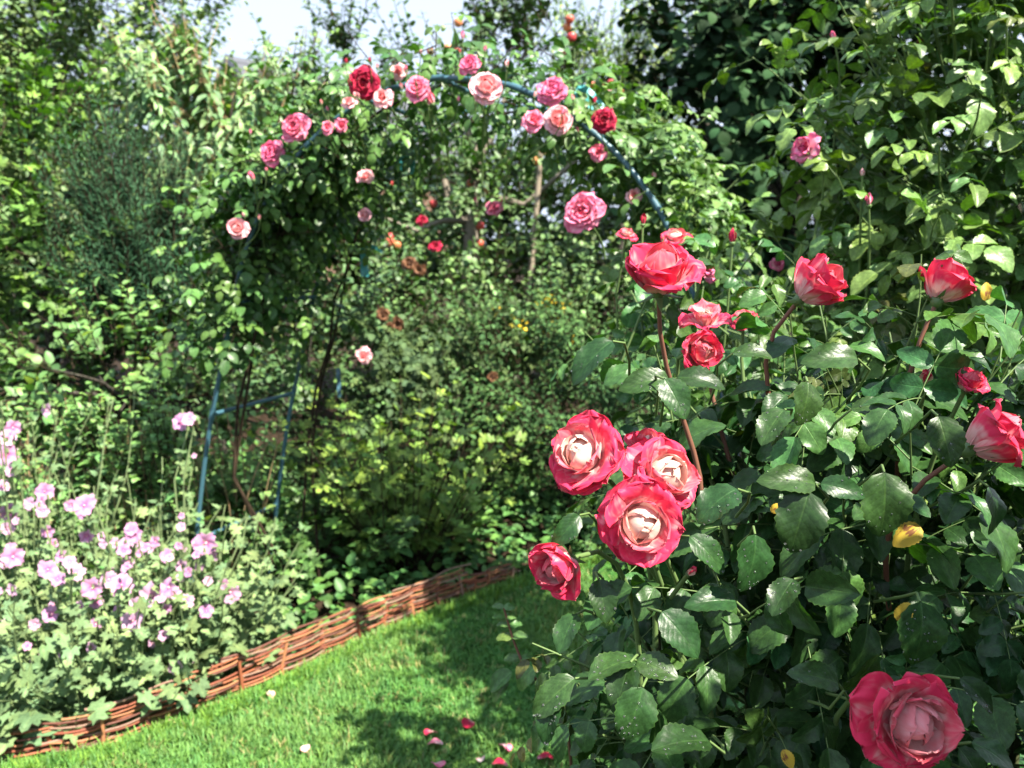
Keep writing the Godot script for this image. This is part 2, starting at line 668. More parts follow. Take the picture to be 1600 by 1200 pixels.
func build_ground() -> void:
	var g := Geo.new()
	g.quad(Vector3(-200, 0, 60), Vector3(-200, 0, -300), Vector3(200, 0, -300), Vector3(200, 0, 60))
	setting("ground", g.mesh(), dirt_mat(Color(0.06, 0.042, 0.028), 3))
	var poly := PackedVector2Array(edge)
	poly.append_array([Vector2(1.2, -5.2), Vector2(3.0, -5.2), Vector2(3.0, 0.8), Vector2(-3.2, 0.8)])
	var idx := Geometry2D.triangulate_polygon(poly)
	var l := Geo.new()
	for p in poly:
		l.v.append(Vector3(p.x, 0.004, p.y))
		l.n.append(Vector3.UP)
		l.uv.append(p)
	for k in range(0, idx.size(), 3):
		var a := poly[idx[k]]
		var b := poly[idx[k + 1]]
		var c := poly[idx[k + 2]]
		var flip := (b - a).cross(c - a) < 0.0
		l.ix.append_array([idx[k], idx[k + 2 if flip else k + 1], idx[k + 1 if flip else k + 2]])
	setting("lawn", l.mesh(), dirt_mat(Color(0.045, 0.075, 0.02), 8))
	# grass: tufts of curved blades
	var tufts := []
	for s in 3:
		var t := Geo.new()
		for k in 7:
			var a := ri(0, TAU)
			var h := ri(0.55, 1.0)
			var root := Vector3(ri(-0.25, 0.25), 0, ri(-0.25, 0.25))
			var o := Vector3(cos(a), 0, sin(a))
			var lean := ri(0.15, 0.75)
			var sd := Vector3(-o.z, 0, o.x) * 0.035
			var m := root + o * lean * 0.35 * h + Vector3(0, 0.6 * h, 0)
			var tip := root + o * lean * h + Vector3(0, h * ri(0.75, 1.0), 0)
			t.quad(root - sd, m - sd * 0.8, m + sd * 0.8, root + sd)
			t.quad(m - sd * 0.8, tip - sd * 0.1, tip + sd * 0.1, m + sd * 0.8)
		tufts.append(t.mesh())
	var bag := Bag.new()
	var f := noise(0.9, 12, 2)
	while bag.tf.size() < 42000:
		var z := -ri(1.5, 2.2) if rng.randf() < 0.12 else -ri(2.0, 4.9)
		var p := Vector2(ri(-2.6, 1.6), z)
		if not Geometry2D.is_point_in_polygon(p, poly):
			continue
		var n := f.get_noise_2d(p.x, p.y)
		var h := 0.042 * (1.0 + 0.7 * n) * ri(0.6, 1.4)
		bag.add(Transform3D(Basis(Vector3.UP, ri(0, TAU)).scaled(Vector3(ri(0.05, 0.07), h, ri(0.05, 0.07))), Vector3(p.x, 0.002, p.y)), tint(Color(0.22, 0.19, 0.08), 0.3, 0.2) if rng.randf() < 0.05 else tint(Color(0.062, 0.155, 0.035).lerp(Color(0.105, 0.18, 0.05), 0.5 + n), 0.3, 0.35))
	for k in edge.size() - 1:                  # longer grass left standing along the edging
		for q in 200:
			var p: Vector2 = edge[k].lerp(edge[k + 1], rng.randf()) + Vector2(ri(0.01, 0.09), ri(0.01, 0.09))
			bag.add(Transform3D(Basis(Vector3.UP, ri(0, TAU)).scaled(Vector3(0.06, ri(0.03, 0.08), 0.06)), Vector3(p.x, 0.0, p.y)), tint(Color(0.10, 0.19, 0.035), 0.35, 0.5))
	var lawn := Node3D.new()
	lawn.name = "grass"
	lawn.set_meta("kind", "stuff")
	lawn.set_meta("label", "short bright green lawn grass between the willow edging and the roses")
	add_child(lawn)
	place(lawn, bag, tufts, plain_leaf_mat(0.55, 0.4, Color(0.7, 0.8, 0.25)), 0, "blade", "blades")
	# woven willow edging, in panels that follow the lawn's border
	var tones := []
	for c in [Color(0.19, 0.056, 0.03), Color(0.26, 0.085, 0.04), Color(0.32, 0.14, 0.065), Color(0.13, 0.05, 0.035), Color(0.23, 0.14, 0.10)]:
		tones.append(paint(c, 0.6, 0.4))
	var words := ["willow edging panel nearest the left corner of the lawn", "short red willow panel under the mallow leaves", "sunlit orange willow edging panel right of the mallow clump", "curved brown willow panel below the currant bush", "shaded low willow panel at the far end of lawn"]
	var cuts := [[0, 2], [2, 4], [4, 7], [7, 9], [9, 10]]
	for c in cuts.size():
		var o := thing("willow_edging", words[c], "edging", Vector3(edge[cuts[c][0]].x, 0, edge[cuts[c][0]].y), "woven willow edging along the lawn")
		var line := []
		var total := 0.0
		for k in range(cuts[c][0], cuts[c][1] + 1):
			line.append(edge[k])
			if line.size() > 1:
				total += line[-1].distance_to(line[-2])
		var posts := maxi(4, int(total / 0.19))
		var walk := func(s: float) -> Array:
			var left := clampf(s, 0.0, total)
			for k in line.size() - 1:
				var d: float = line[k].distance_to(line[k + 1])
				if left <= d or k == line.size() - 2:
					var u: Vector2 = (line[k + 1] - line[k]) / d
					return [line[k] + u * left, Vector2(-u.y, u.x)]
				left -= d
			return [line[0], Vector2.ZERO]
		var tall: float = [0.13, 0.145, 0.17, 0.16, 0.11][c]
		for k in posts + 1:
			var w = walk.call(total * k / posts)
			var foot := Vector3(w[0].x, -0.05, w[0].y) - o.position
			var wg := Geo.new()
			wg.tube([foot, foot + Vector3(ri(-.01, .01), tall * 0.6, ri(-.01, .01)), foot + Vector3(ri(-.015, .015), tall + ri(0.0, 0.025), ri(-.015, .015))], 0.0075, 0.006, 6)
			part("stake" if k == 0 else "stake_%03d" % k, wg.mesh(), tones[k % 5], o)
		var rows := int(tall / 0.0076)
		for r in rows:
			var wg := Geo.new()
			var pts := []
			var n := posts * 4
			var cut0 := ri(-0.02, 0.06) if rng.randf() < 0.8 else ri(0.1, 0.3)
			var cut1 := total + ri(-0.05, 0.05)
			var sag := ri(-0.004, 0.004)
			for k in n + 1:
				var s := lerpf(cut0, cut1, float(k) / n)
				var w = walk.call(s)
				var over := s - clampf(s, 0.0, total)
				var off := 0.012 * sin(PI * (s / total * posts + r)) + ri(-0.002, 0.002)
				var q: Vector2 = w[0] + w[1] * off + Vector2(w[1].y, -w[1].x) * over
				pts.append(Vector3(q.x, 0.006 + r * 0.0076 + sag + 0.003 * sin(s * 9.0 + r * 2.0), q.y) - o.position)
			wg.tube(pts, ri(0.0030, 0.0050), ri(0.0022, 0.0036), 6)
			part("willow_rod" if r == 0 else "willow_rod_%03d" % r, wg.mesh(), tones[(r * 7 + c * 3) % 5], o)


func build_house() -> void:
	var o := thing("house", "grey slate roofed house peeping over the garden trees", "house", Vector3(-6.95, 0, -35))
	o.rotation.y = -0.65
	var wall := Geo.new()
	var w := 3.2
	var d := 5.0
	var e := 5.2
	var t := 8.5
	var c := [Vector3(-w, 0, d), Vector3(w, 0, d), Vector3(w, 0, -d), Vector3(-w, 0, -d)]
	for k in 4:
		var a: Vector3 = c[k]
		var b: Vector3 = c[(k + 1) % 4]
		wall.quad(a, a + Vector3(0, e, 0), b + Vector3(0, e, 0), b)
	for s in [1.0, -1.0]:
		wall.quad(Vector3(-w * s, e, d * s), Vector3(0, t, d * s), Vector3(w * s, e, d * s), Vector3(w * s, e, d * s))
	part("wall", wall.mesh(), paint(Color(0.17, 0.11, 0.08), 0.9, 0.2), o)
	var slate := paint(Color(0.075, 0.078, 0.09), 0.55, 0.5)
	var roof := Geo.new()
	for s in [1.0, -1.0]:
		var ridge := Vector3(0, t + 0.15, 0)
		var low := Vector3(s * (w + 0.4), e - 0.28, 0)
		for k in 14:
			var a := ridge.lerp(low, k / 14.0)
			var b := ridge.lerp(low, (k + 1) / 14.0)
			var lift := Vector3(0, 0.05, 0)
			var z := Vector3(0, 0, d + 0.3)
			if s > 0:
				roof.quad(b + z + lift, a + z, a - z, b - z + lift)
			else:
				roof.quad(b - z + lift, a - z, a + z, b + z + lift)
			roof.quad(b + z, b - z, b - z + lift, b + z + lift)
	part("roof", roof.mesh(), slate, o)
	var barge := Geo.new()
	for s in [1.0, -1.0]:
		var a := Vector3(0, t + 0.2, d + 0.34)
		var b := Vector3(s * (w + 0.42), e - 0.24, d + 0.34)
		barge.quad(a, a + Vector3(0, -0.3, 0), b + Vector3(0, -0.3, 0), b)
	part("barge_board", barge.mesh(), paint(Color(0.17, 0.18, 0.20), 0.6), o)


# ---------------------------------------------------------------- trees and shrubs behind
var bark := {}
var lm := {}


func tree(called: String, label: String, category: String, foot: Vector3, c: Vector3, r: Vector3, o: Dictionary, n: int, length: float, meshes: Array, mat: StandardMaterial3D, limbs_n := 6, thick := 0.06, out := 1.0, rise := 0.5, singles := 0, shell := 0.4, group := "") -> Node3D:
	var t := thing(called, label, category, foot, group)
	var wood := Geo.new()
	limbs(wood, Vector3(0, -0.05, 0), (c - foot) * Vector3(0.4, 1, 0.4) - Vector3(0, r.y * 0.55, 0), c - foot, r * 0.9, limbs_n, thick)
	part("trunk", wood.mesh(), bark.grey, t)
	var twig := Geo.new()
	var bag := Bag.new()
	crown(twig, bag, c - foot, r, n, length, out, rise, o, shell)
	part("twigs", twig.mesh(), bark.get(o.get("wood", "brown")), t)
	place(t, bag, meshes, mat, singles, "leaf", "crown")
	return t


func build_background() -> void:
	bark = {"grey": paint(Color(0.20, 0.18, 0.15), 0.9, 0.2), "brown": paint(Color(0.13, 0.085, 0.05), 0.8, 0.3), "green": paint(Color(0.10, 0.16, 0.05), 0.6, 0.4), "red": paint(Color(0.16, 0.07, 0.045), 0.6, 0.4), "cane": paint(Color(0.055, 0.065, 0.028), 0.7, 0.3), "straw": paint(Color(0.32, 0.22, 0.12), 0.8, 0.3)}
	var bn := NoiseTexture2D.new()
	bn.noise = noise(0.03, 41, 4)
	bn.seamless = true
	bark.grey.albedo_texture = bn
	bark.grey.uv1_scale = Vector3(1, 3, 1)
	bark.brown.albedo_texture = bn
	var maps := leaf_maps(8.0, 21)
	var maps2 := leaf_maps(5.0, 33)
	lm.rose = leaf_mat(maps, 0.37, 0.38, Color(0.6, 0.7, 0.2), 0.6)
	lm.soft = leaf_mat(maps2, 0.75, 0.35, Color(0.55, 0.6, 0.3), 0.6)
	lm.bright = leaf_mat(maps2, 0.55, 0.45, Color(0.6, 0.7, 0.2), 0.6)
	lm.far = plain_leaf_mat(0.5, 0.45, Color(0.5, 0.6, 0.2))
	lm.dull = plain_leaf_mat(0.65, 0.22, Color(0.3, 0.35, 0.12))
	lm.near = [leaf(0.66, 6, 16, 0.25, 0.55, 0.05, 0.045), leaf(0.74, 6, 16, 0.12, 0.9, 0.05, 0.06), leaf(0.62, 6, 16, 0.55, 0.4, 0.05, 0.03), leaf(0.70, 6, 16, 0.08, 0.9, 0.05, 0.06), leaf(0.52, 6, 16, 0.30, 0.9, 0.05, 0.04)]
	lm.mid = [leaf(0.62, 2, 6, 0.25, 0.5, 0.0, 0.02), leaf(0.70, 2, 6, 0.12, 0.8, 0.0, 0.03), leaf(0.6, 2, 6, 0.4, 0.3, 0.0, 0.02)]
	lm.round = [leaf(0.85, 2, 5, 0.2, 0.5, 0.0, 0.03, 0.5), leaf(0.8, 2, 5, 0.1, 0.8, 0.0, 0.02, 0.5)]
	lm.lance = [leaf(0.34, 2, 6, 0.3, 0.8, 0.0, 0.02), leaf(0.30, 2, 6, 0.3, 1.2, 0.0, 0.02), leaf(0.36, 2, 6, 0.2, 0.5, 0.0, 0.03)]
	lm.thin = [leaf(0.13, 2, 4, 0.3, 0.5, 0.0, 0.0), leaf(0.11, 2, 4, 0.3, 0.9, 0.0, 0.0)]
	lm.currant = [lobed([[0, 1.0], [0.95, 0.86], [-0.95, 0.86], [1.85, 0.6], [-1.85, 0.6]], 0.42, 0.52, 20, 0.12, 0.05), lobed([[0, 1.0], [1.0, 0.9], [-1.0, 0.85], [1.9, 0.6], [-1.9, 0.6]], 0.42, 0.5, 20, -0.15, 0.05)]
	lm.mallow = [lobed([[0, 1.0], [1.05, 0.72], [-1.05, 0.72], [2.0, 0.6], [-2.0, 0.6]], 0.45, 0.42, 20, 0.1, 0.04), lobed([[0, 1.0], [0.95, 0.8], [-0.95, 0.8], [1.9, 0.7], [-1.9, 0.7]], 0.5, 0.5, 20, -0.2, 0.05)]

	# far hedge closing the garden, one shrub after another
	var tones := [Color(0.055, 0.085, 0.026), Color(0.045, 0.075, 0.03), Color(0.07, 0.095, 0.03), Color(0.04, 0.07, 0.026)]
	var say := ["olive hedge shrub behind the tall privet at far left", "dark hedge shrub behind the cherry tree", "hedge shrub below the slate roof of the house", "mid green hedge shrub straight behind the apple tree", "dense hedge shrub right of the apple trunk", "pale hedge shrub behind the wooden pole", "hedge shrub behind the dark hazel tree", "shaded hedge shrub behind the right-hand rose canes"]
	for k in 8:
		var x := -7.2 + k * 2.05
		tree("hedge_shrub", say[k], "hedge", Vector3(x, 0, -9.2), Vector3(x, 1.55 + (0.45 if k < 2 else 0.0), -9.2), Vector3(1.4, 1.45 + (0.45 if k < 2 else 0.0), 0.8), {"gap": 0.035, "size": 0.11, "base": tones[k % 4], "young": tones[k % 4] * 1.5, "twig": 0.004, "dv": 0.45}, 1000 if k < 2 else 820, 0.45, lm.round, lm.far, 3, 0.05, 1.0, 0.4, 0, 0.5, "hedge across the end of the garden")

	# left: tall privet-like tree with small round leaves
	tree("privet_tree", "tall olive green tree of small leaves at top left", "tree", Vector3(-3.9, 0, -7.3), Vector3(-3.85, 2.75, -7.2), Vector3(1.75, 1.75, 1.0), {"gap": 0.028, "size": 0.072, "base": Color(0.085, 0.13, 0.05), "young": Color(0.135, 0.18, 0.068), "twig": 0.004, "dv": 0.4, "warm": 0.35}, 1700, 0.5, lm.round, lm.far, 6, 0.08, 0.9, 0.6, 0, 0.4)
	# cherry with long drooping leaves
	var ch := tree("cherry_tree", "young cherry tree with long drooping pale leaves", "tree", Vector3(-2.05, 0, -5.7), at(352, 195, 5.5), Vector3(0.50, 0.62, 0.5), {"gap": 0.035, "size": 0.125, "base": Color(0.085, 0.145, 0.06), "young": Color(0.13, 0.19, 0.078), "twig": 0.005, "dv": 0.35, "hang": 0.7, "div": 0.8, "bare": 0.15, "lift": 0.1, "wood": "straw"}, 200, 0.42, lm.lance, lm.far, 7, 0.035, 0.6, 1.0, 60, 0.6)
	# the hedge's lighter neighbour below the roof
	tree("lilac_shrub", "light green shrub in front of the slate roof", "shrub", Vector3(-2.05, 0, -7.2), at(490, 240, 7.0), Vector3(0.5, 0.55, 0.45), {"gap": 0.03, "size": 0.075, "base": Color(0.09, 0.15, 0.045), "young": Color(0.15, 0.22, 0.06), "twig": 0.004, "dv": 0.3}, 170, 0.5, lm.mid, lm.far, 5, 0.04, 0.5, 1.0)
	# bright green lobed shrub at the left edge
	tree("viburnum_shrub", "bright yellow-green lobed shrub at the left edge", "shrub", Vector3(-2.75, 0, -4.9), at(45, 330, 4.7), Vector3(0.45, 0.72, 0.4), {"gap": 0.05, "size": 0.065, "base": Color(0.09, 0.18, 0.035), "young": Color(0.16, 0.27, 0.045), "twig": 0.004, "petiole": 0.5, "dv": 0.3, "up": 0.9}, 190, 0.45, lm.currant, lm.bright, 5, 0.03, 0.7, 0.7, 120)
	# dark feathery upright shrub
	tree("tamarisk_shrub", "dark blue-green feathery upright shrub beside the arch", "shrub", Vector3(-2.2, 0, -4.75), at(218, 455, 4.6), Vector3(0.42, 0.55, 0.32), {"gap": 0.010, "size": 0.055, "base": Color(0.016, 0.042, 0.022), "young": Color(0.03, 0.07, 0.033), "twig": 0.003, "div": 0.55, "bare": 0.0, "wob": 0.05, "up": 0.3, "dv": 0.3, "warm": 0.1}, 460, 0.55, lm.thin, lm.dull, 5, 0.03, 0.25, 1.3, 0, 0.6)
	# rounded mid-green shrub lower left
	tree("laurel_shrub", "rounded leafy green shrub behind the pink mallow", "shrub", Vector3(-1.95, 0, -4.35), at(160, 590, 4.2), Vector3(0.72, 0.30, 0.4), {"gap": 0.035, "size": 0.07, "base": Color(0.05, 0.10, 0.032), "young": Color(0.10, 0.17, 0.045), "twig": 0.004, "dv": 0.45}, 260, 0.3, lm.mid, lm.far, 6, 0.03, 0.9, 0.6, 100)
	# thicket of thin stems at lower left
	var th := thing("raspberry_thicket", "thin straw-coloured canes with light leaves behind the mallow", "shrub", Vector3(-1.7, 0, -3.85))
	var tg := Geo.new()
	var tb := Bag.new()
	for k in 110:
		shoot(tg, tb, Vector3(ri(-0.75, 0.5), 0, ri(-0.25, 0.3)), Vector3(ri(-0.25, 0.25), 1, ri(-0.1, 0.2)), ri(0.5, 0.95), {"gap": 0.045, "size": 0.052, "base": Color(0.09, 0.15, 0.045), "young": Color(0.14, 0.21, 0.06), "twig": 0.004, "bare": 0.35, "wob": 0.06, "dv": 0.35})
	part("canes", tg.mesh(), bark.straw, th)
	place(th, tb, lm.mid, lm.far, 80)

	# apple tree behind the arch
	var ap := thing("apple_tree", "old apple tree with forked grey trunk and red apples", "tree", Vector3(-0.42, 0, -6.6))
	var tr := Geo.new()
	var fork := at(738, 290, 6.5) - ap.position
	tr.tube([Vector3(0.02, -0.05, 0), Vector3(0.0, 0.5, 0.02), at(736, 390, 6.5) - ap.position, at(735, 330, 6.5) - ap.position, fork], 0.075, 0.05, 9)
	tr.tube([fork, at(748, 255, 6.5) - ap.position, at(742, 232, 6.5) - ap.position, at(728, 190, 6.5) - ap.position, at(715, 100, 6.4) - ap.position], 0.045, 0.02, 7)
	tr.tube([at(745, 250, 6.5) - ap.position, at(765, 225, 6.5) - ap.position, at(790, 150, 6.5) - ap.position, at(830, 60, 6.5) - ap.position], 0.035, 0.012, 7)
	tr.tube([at(735, 350, 6.5) - ap.position, at(716, 338, 6.45) - ap.position, at(702, 318, 6.4) - ap.position, at(696, 290, 6.4) - ap.position, at(688, 260, 6.4) - ap.position, at(670, 180, 6.4) - ap.position], 0.04, 0.018, 7)
	tr.tube([at(735, 345, 6.5) - ap.position, at(690, 345, 6.3) - ap.position, at(650, 360, 6.2) - ap.position, at(600, 340, 6.1) - ap.position], 0.028, 0.01, 6)
	tr.tube([at(745, 300, 6.5) - ap.position, at(820, 320, 6.4) - ap.position, at(900, 250, 6.3) - ap.position, at(960, 180, 6.2) - ap.position], 0.03, 0.008, 6)
	part("trunk", tr.mesh(), paint(Color(0.20, 0.175, 0.14), 0.9, 0.2), ap)
	var ag := Geo.new()
	var ab := Bag.new()
	var ao := {"gap": 0.032, "size": 0.075, "base": Color(0.045, 0.08, 0.03), "young": Color(0.08, 0.125, 0.045), "twig": 0.005, "dv": 0.4, "bare": 0.1, "lift": 0.3}
	crown(ag, ab, at(730, 95, 6.5) - ap.position, Vector3(0.66, 0.42, 0.5), 110, 0.45, 0.5, 0.7, ao, 0.5)
	crown(ag, ab, at(880, 85, 6.4) - ap.position, Vector3(0.4, 0.36, 0.4), 44, 0.4, 0.4, 0.8, ao, 0.6)
	crown(ag, ab, at(560, 60, 6.6) - ap.position, Vector3(0.3, 0.3, 0.3), 9, 0.55, 0.2, 1.2, ao, 0.6)
	ao.base = Color(0.07, 0.12, 0.04)
	crown(ag, ab, at(750, 330, 6.5) - ap.position, Vector3(1.15, 0.75, 0.55), 230, 0.4, 0.6, 0.2, ao, 0.7)
	crown(ag, ab, at(745, 290, 6.15) - ap.position, Vector3(0.62, 0.42, 0.15), 75, 0.32, 0.4, 0.3, ao, 0.8)
	part("twigs", ag.mesh(), bark.brown, ap)
	place(ap, ab, lm.mid, lm.far, 0, "leaf", "crown")
	var apple := lathe([[0.0, -0.82], [0.45, -0.9], [0.8, -0.6], [1.0, 0.05], [0.9, 0.55], [0.5, 0.86], [0.15, 0.78], [0.0, 0.68]], 14)
	var am := [paint(Color(0.50, 0.10, 0.06), 0.35), paint(Color(0.60, 0.22, 0.09), 0.35), paint(Color(0.42, 0.05, 0.05), 0.35)]
	var spots := [[890, 30, 6.0], [886, 42, 6.05], [893, 58, 6.0], [878, 84, 6.1], [700, 75, 6.0], [714, 80, 6.0], [672, 80, 6.1], [716, 35, 6.2], [609, 287, 6.0], [735, 286, 6.2], [760, 298, 6.2], [677, 318, 6.1], [848, 235, 5.9], [838, 251, 5.9], [610, 370, 6.0], [609, 378, 6.0], [620, 383, 6.0], [750, 352, 6.1], [750, 380, 6.1], [940, 135, 6.0], [955, 130, 6.0], [925, 132, 6.0], [970, 145, 6.0]]
	for k in spots.size():
		var s: Array = spots[k]
		part("apple" if k == 0 else "apple_%03d" % k, apple, am[k % 3], ap, Transform3D(Basis(Vector3(1, 0, 0.3).normalized(), ri(-0.5, 0.5)).scaled(Vector3.ONE * ri(0.026, 0.036)), at(s[0], s[1], s[2]) - ap.position))
	# leaning pole
	var po := thing("wooden_pole", "leaning pale wooden pole right of the apple trunk", "pole", at(822, 420, 5.9))
	var pg := Geo.new()
	pg.tube([Vector3(-0.06, -1.25, 0), at(845, 240, 5.9) - po.position], 0.026, 0.02, 8)
	part("shaft", pg.mesh(), paint(Color(0.24, 0.20, 0.15), 0.85, 0.2), po)
	# pale willow-like shrub against the sky
	tree("willow_shrub", "airy pale yellow-green shrub against the sky", "shrub", Vector3(1.1, 0, -8.2), at(985, 150, 8.0), Vector3(0.75, 0.68, 0.5), {"gap": 0.035, "size": 0.085, "base": Color(0.15, 0.20, 0.07), "young": Color(0.22, 0.27, 0.09), "twig": 0.005, "dv": 0.35, "div": 0.6}, 330, 0.6, lm.lance, lm.far, 5, 0.04, 0.5, 1.0, 0, 0.5)
	# dark hazel
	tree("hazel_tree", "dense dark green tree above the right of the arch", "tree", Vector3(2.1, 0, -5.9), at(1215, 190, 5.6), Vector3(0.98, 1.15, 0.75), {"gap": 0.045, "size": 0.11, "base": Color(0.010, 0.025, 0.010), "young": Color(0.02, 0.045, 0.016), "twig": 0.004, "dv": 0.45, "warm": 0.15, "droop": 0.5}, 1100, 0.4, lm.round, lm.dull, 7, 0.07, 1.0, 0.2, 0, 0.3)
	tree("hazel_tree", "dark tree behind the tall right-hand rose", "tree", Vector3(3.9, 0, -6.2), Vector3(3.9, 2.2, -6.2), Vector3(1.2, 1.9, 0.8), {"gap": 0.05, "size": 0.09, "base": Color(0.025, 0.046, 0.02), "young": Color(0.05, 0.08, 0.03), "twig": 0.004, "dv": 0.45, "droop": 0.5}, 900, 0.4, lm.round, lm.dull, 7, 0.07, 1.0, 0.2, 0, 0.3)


# ---------------------------------------------------------------- the arch and what climbs it
const ARCH := Vector3(-1.372, 0, -3.286)
const WIDE := Vector3(0.9397, 0, 0.342)
const THROUGH := Vector3(0.342, 0, -0.9397)


func hoop(t: float) -> Vector3:                # t 0..1 from the left foot over the top to the right foot
	var half := [[1.2, 0.0], [1.06, 0.73], [0.93, 1.2], [0.82, 1.55], [0.68, 1.79], [0.49, 1.97], [0.25, 2.10], [0.0, 2.14]]
	var u := (0.5 - absf(t - 0.5)) * 2.0 * 7.0
	var k := mini(int(u), 6)
	var f := u - k
	var a: Array = half[maxi(k - 1, 0)]
	var b: Array = half[k]
	var c: Array = half[k + 1]
	var d: Array = half[mini(k + 2, 7)]
	var x := cubic_interpolate(b[0], c[0], a[0], d[0], f)
	var y := cubic_interpolate(b[1], c[1], a[1], d[1], f)
	return WIDE * (1.2 + (-x if t < 0.5 else x)) + Vector3(0, y, 0)


func build_arch() -> void:
	var steel := paint(Color(0.042, 0.11, 0.145), 0.38, 0.5)
	var o := thing("rose_arch", "blue-green tubular metal arch under the pink climbing roses", "arch", ARCH)
	for s in 2:
		var g := Geo.new()
		var pts := []
		for k in 57:
			pts.append(hoop(k / 56.0) + THROUGH * 0.55 * s + (Vector3(0, -0.08, 0) if k % 56 == 0 else Vector3.ZERO))
		g.tube(pts, 0.009, 0.009, 10)
		part("hoop" if s == 0 else "hoop_001", g.mesh(), steel, o)
	var n := 0
	for t in [0.04, 0.098, 0.175, 0.26, 0.345, 0.42, 0.5, 0.58, 0.655, 0.74, 0.825, 0.902, 0.96]:
		var g := Geo.new()
		g.tube([hoop(t), hoop(t) + THROUGH * 0.55], 0.009, 0.009, 8)
		part("crossbar" if n == 0 else "crossbar_%03d" % n, g.mesh(), steel, o)
		for s in [0.0, 0.55]:
			var c := Geo.new()
			var d := (hoop(t + 0.01) - hoop(t - 0.01)).normalized()
			c.tube([hoop(t) + THROUGH * s - d * 0.022, hoop(t) + THROUGH * s + d * 0.022], 0.0115, 0.0115, 9)
			part("sleeve" if n == 0 and s == 0.0 else "sleeve_%03d" % (n * 2 + (1 if s > 0.0 else 0)), c.mesh(), steel, o)
		n += 1

	bits.green = paint(Color(0.07, 0.13, 0.035), 0.5)
	bits.hip = lathe([[0.0, -0.12], [0.05, -0.11], [0.085, -0.06], [0.09, 0.0], [0.08, 0.04], [0.0, 0.06]], 10)
	bits.sepal = leaf(0.26, 2, 6, 0.3, 0.5, 0.0, 0.0, 0.25)
	# petal colours
	bits.red = [petal_mat(Color(0.74, 0.54, 0.45), Color(0.72, 0.34, 0.29), 0.6, 1.2, 0.4, 1), petal_mat(Color(0.74, 0.50, 0.45), Color(0.68, 0.085, 0.13), 0.38, 1.05, 0.4, 2), petal_mat(Color(0.74, 0.42, 0.40), Color(0.68, 0.03, 0.092), 0.14, 0.84, 0.5, 3)]
	bits.deep = [petal_mat(Color(0.55, 0.12, 0.16), Color(0.42, 0.012, 0.045), 0.1, 0.5, 0.3, 4), petal_mat(Color(0.55, 0.2, 0.25), Color(0.42, 0.01, 0.045), 0.0, 0.4, 0.3, 5), petal_mat(Color(0.55, 0.18, 0.22), Color(0.44, 0.015, 0.06), 0.0, 0.35, 0.3, 6)]
	bits.pink = [petal_mat(Color(0.850, 0.329, 0.254), Color(0.715, 0.075, 0.152), 0.2, 0.8, 0.4, 7), petal_mat(Color(0.850, 0.478, 0.507), Color(0.744, 0.135, 0.254), 0.25, 0.9, 0.5, 8), petal_mat(Color(0.850, 0.508, 0.575), Color(0.772, 0.179, 0.321), 0.3, 1.0, 0.5, 9)]
	bits.pale = [petal_mat(Color(0.850, 0.419, 0.338), Color(0.801, 0.209, 0.220), 0.3, 0.9, 0.4, 10), petal_mat(Color(0.850, 0.628, 0.575), Color(0.829, 0.359, 0.372), 0.3, 1.0, 0.4, 11), petal_mat(Color(0.850, 0.688, 0.676), Color(0.829, 0.404, 0.456), 0.3, 1.1, 0.4, 12)]
	bits.magenta = [petal_mat(Color(0.850, 0.329, 0.414), Color(0.686, 0.075, 0.207), 0.2, 0.9, 0.4, 13), petal_mat(Color(0.850, 0.448, 0.511), Color(0.744, 0.120, 0.268), 0.3, 0.9, 0.5, 14), petal_mat(Color(0.850, 0.508, 0.559), Color(0.744, 0.164, 0.316), 0.3, 1.0, 0.5, 15)]
	bits.dead = [petal_mat(Color(0.30, 0.16, 0.08), Color(0.16, 0.07, 0.035), 0.2, 0.9, 0.5, 16)]
	bits.dead = [bits.dead[0], bits.dead[0], bits.dead[0]]

	build_climbers(steel)


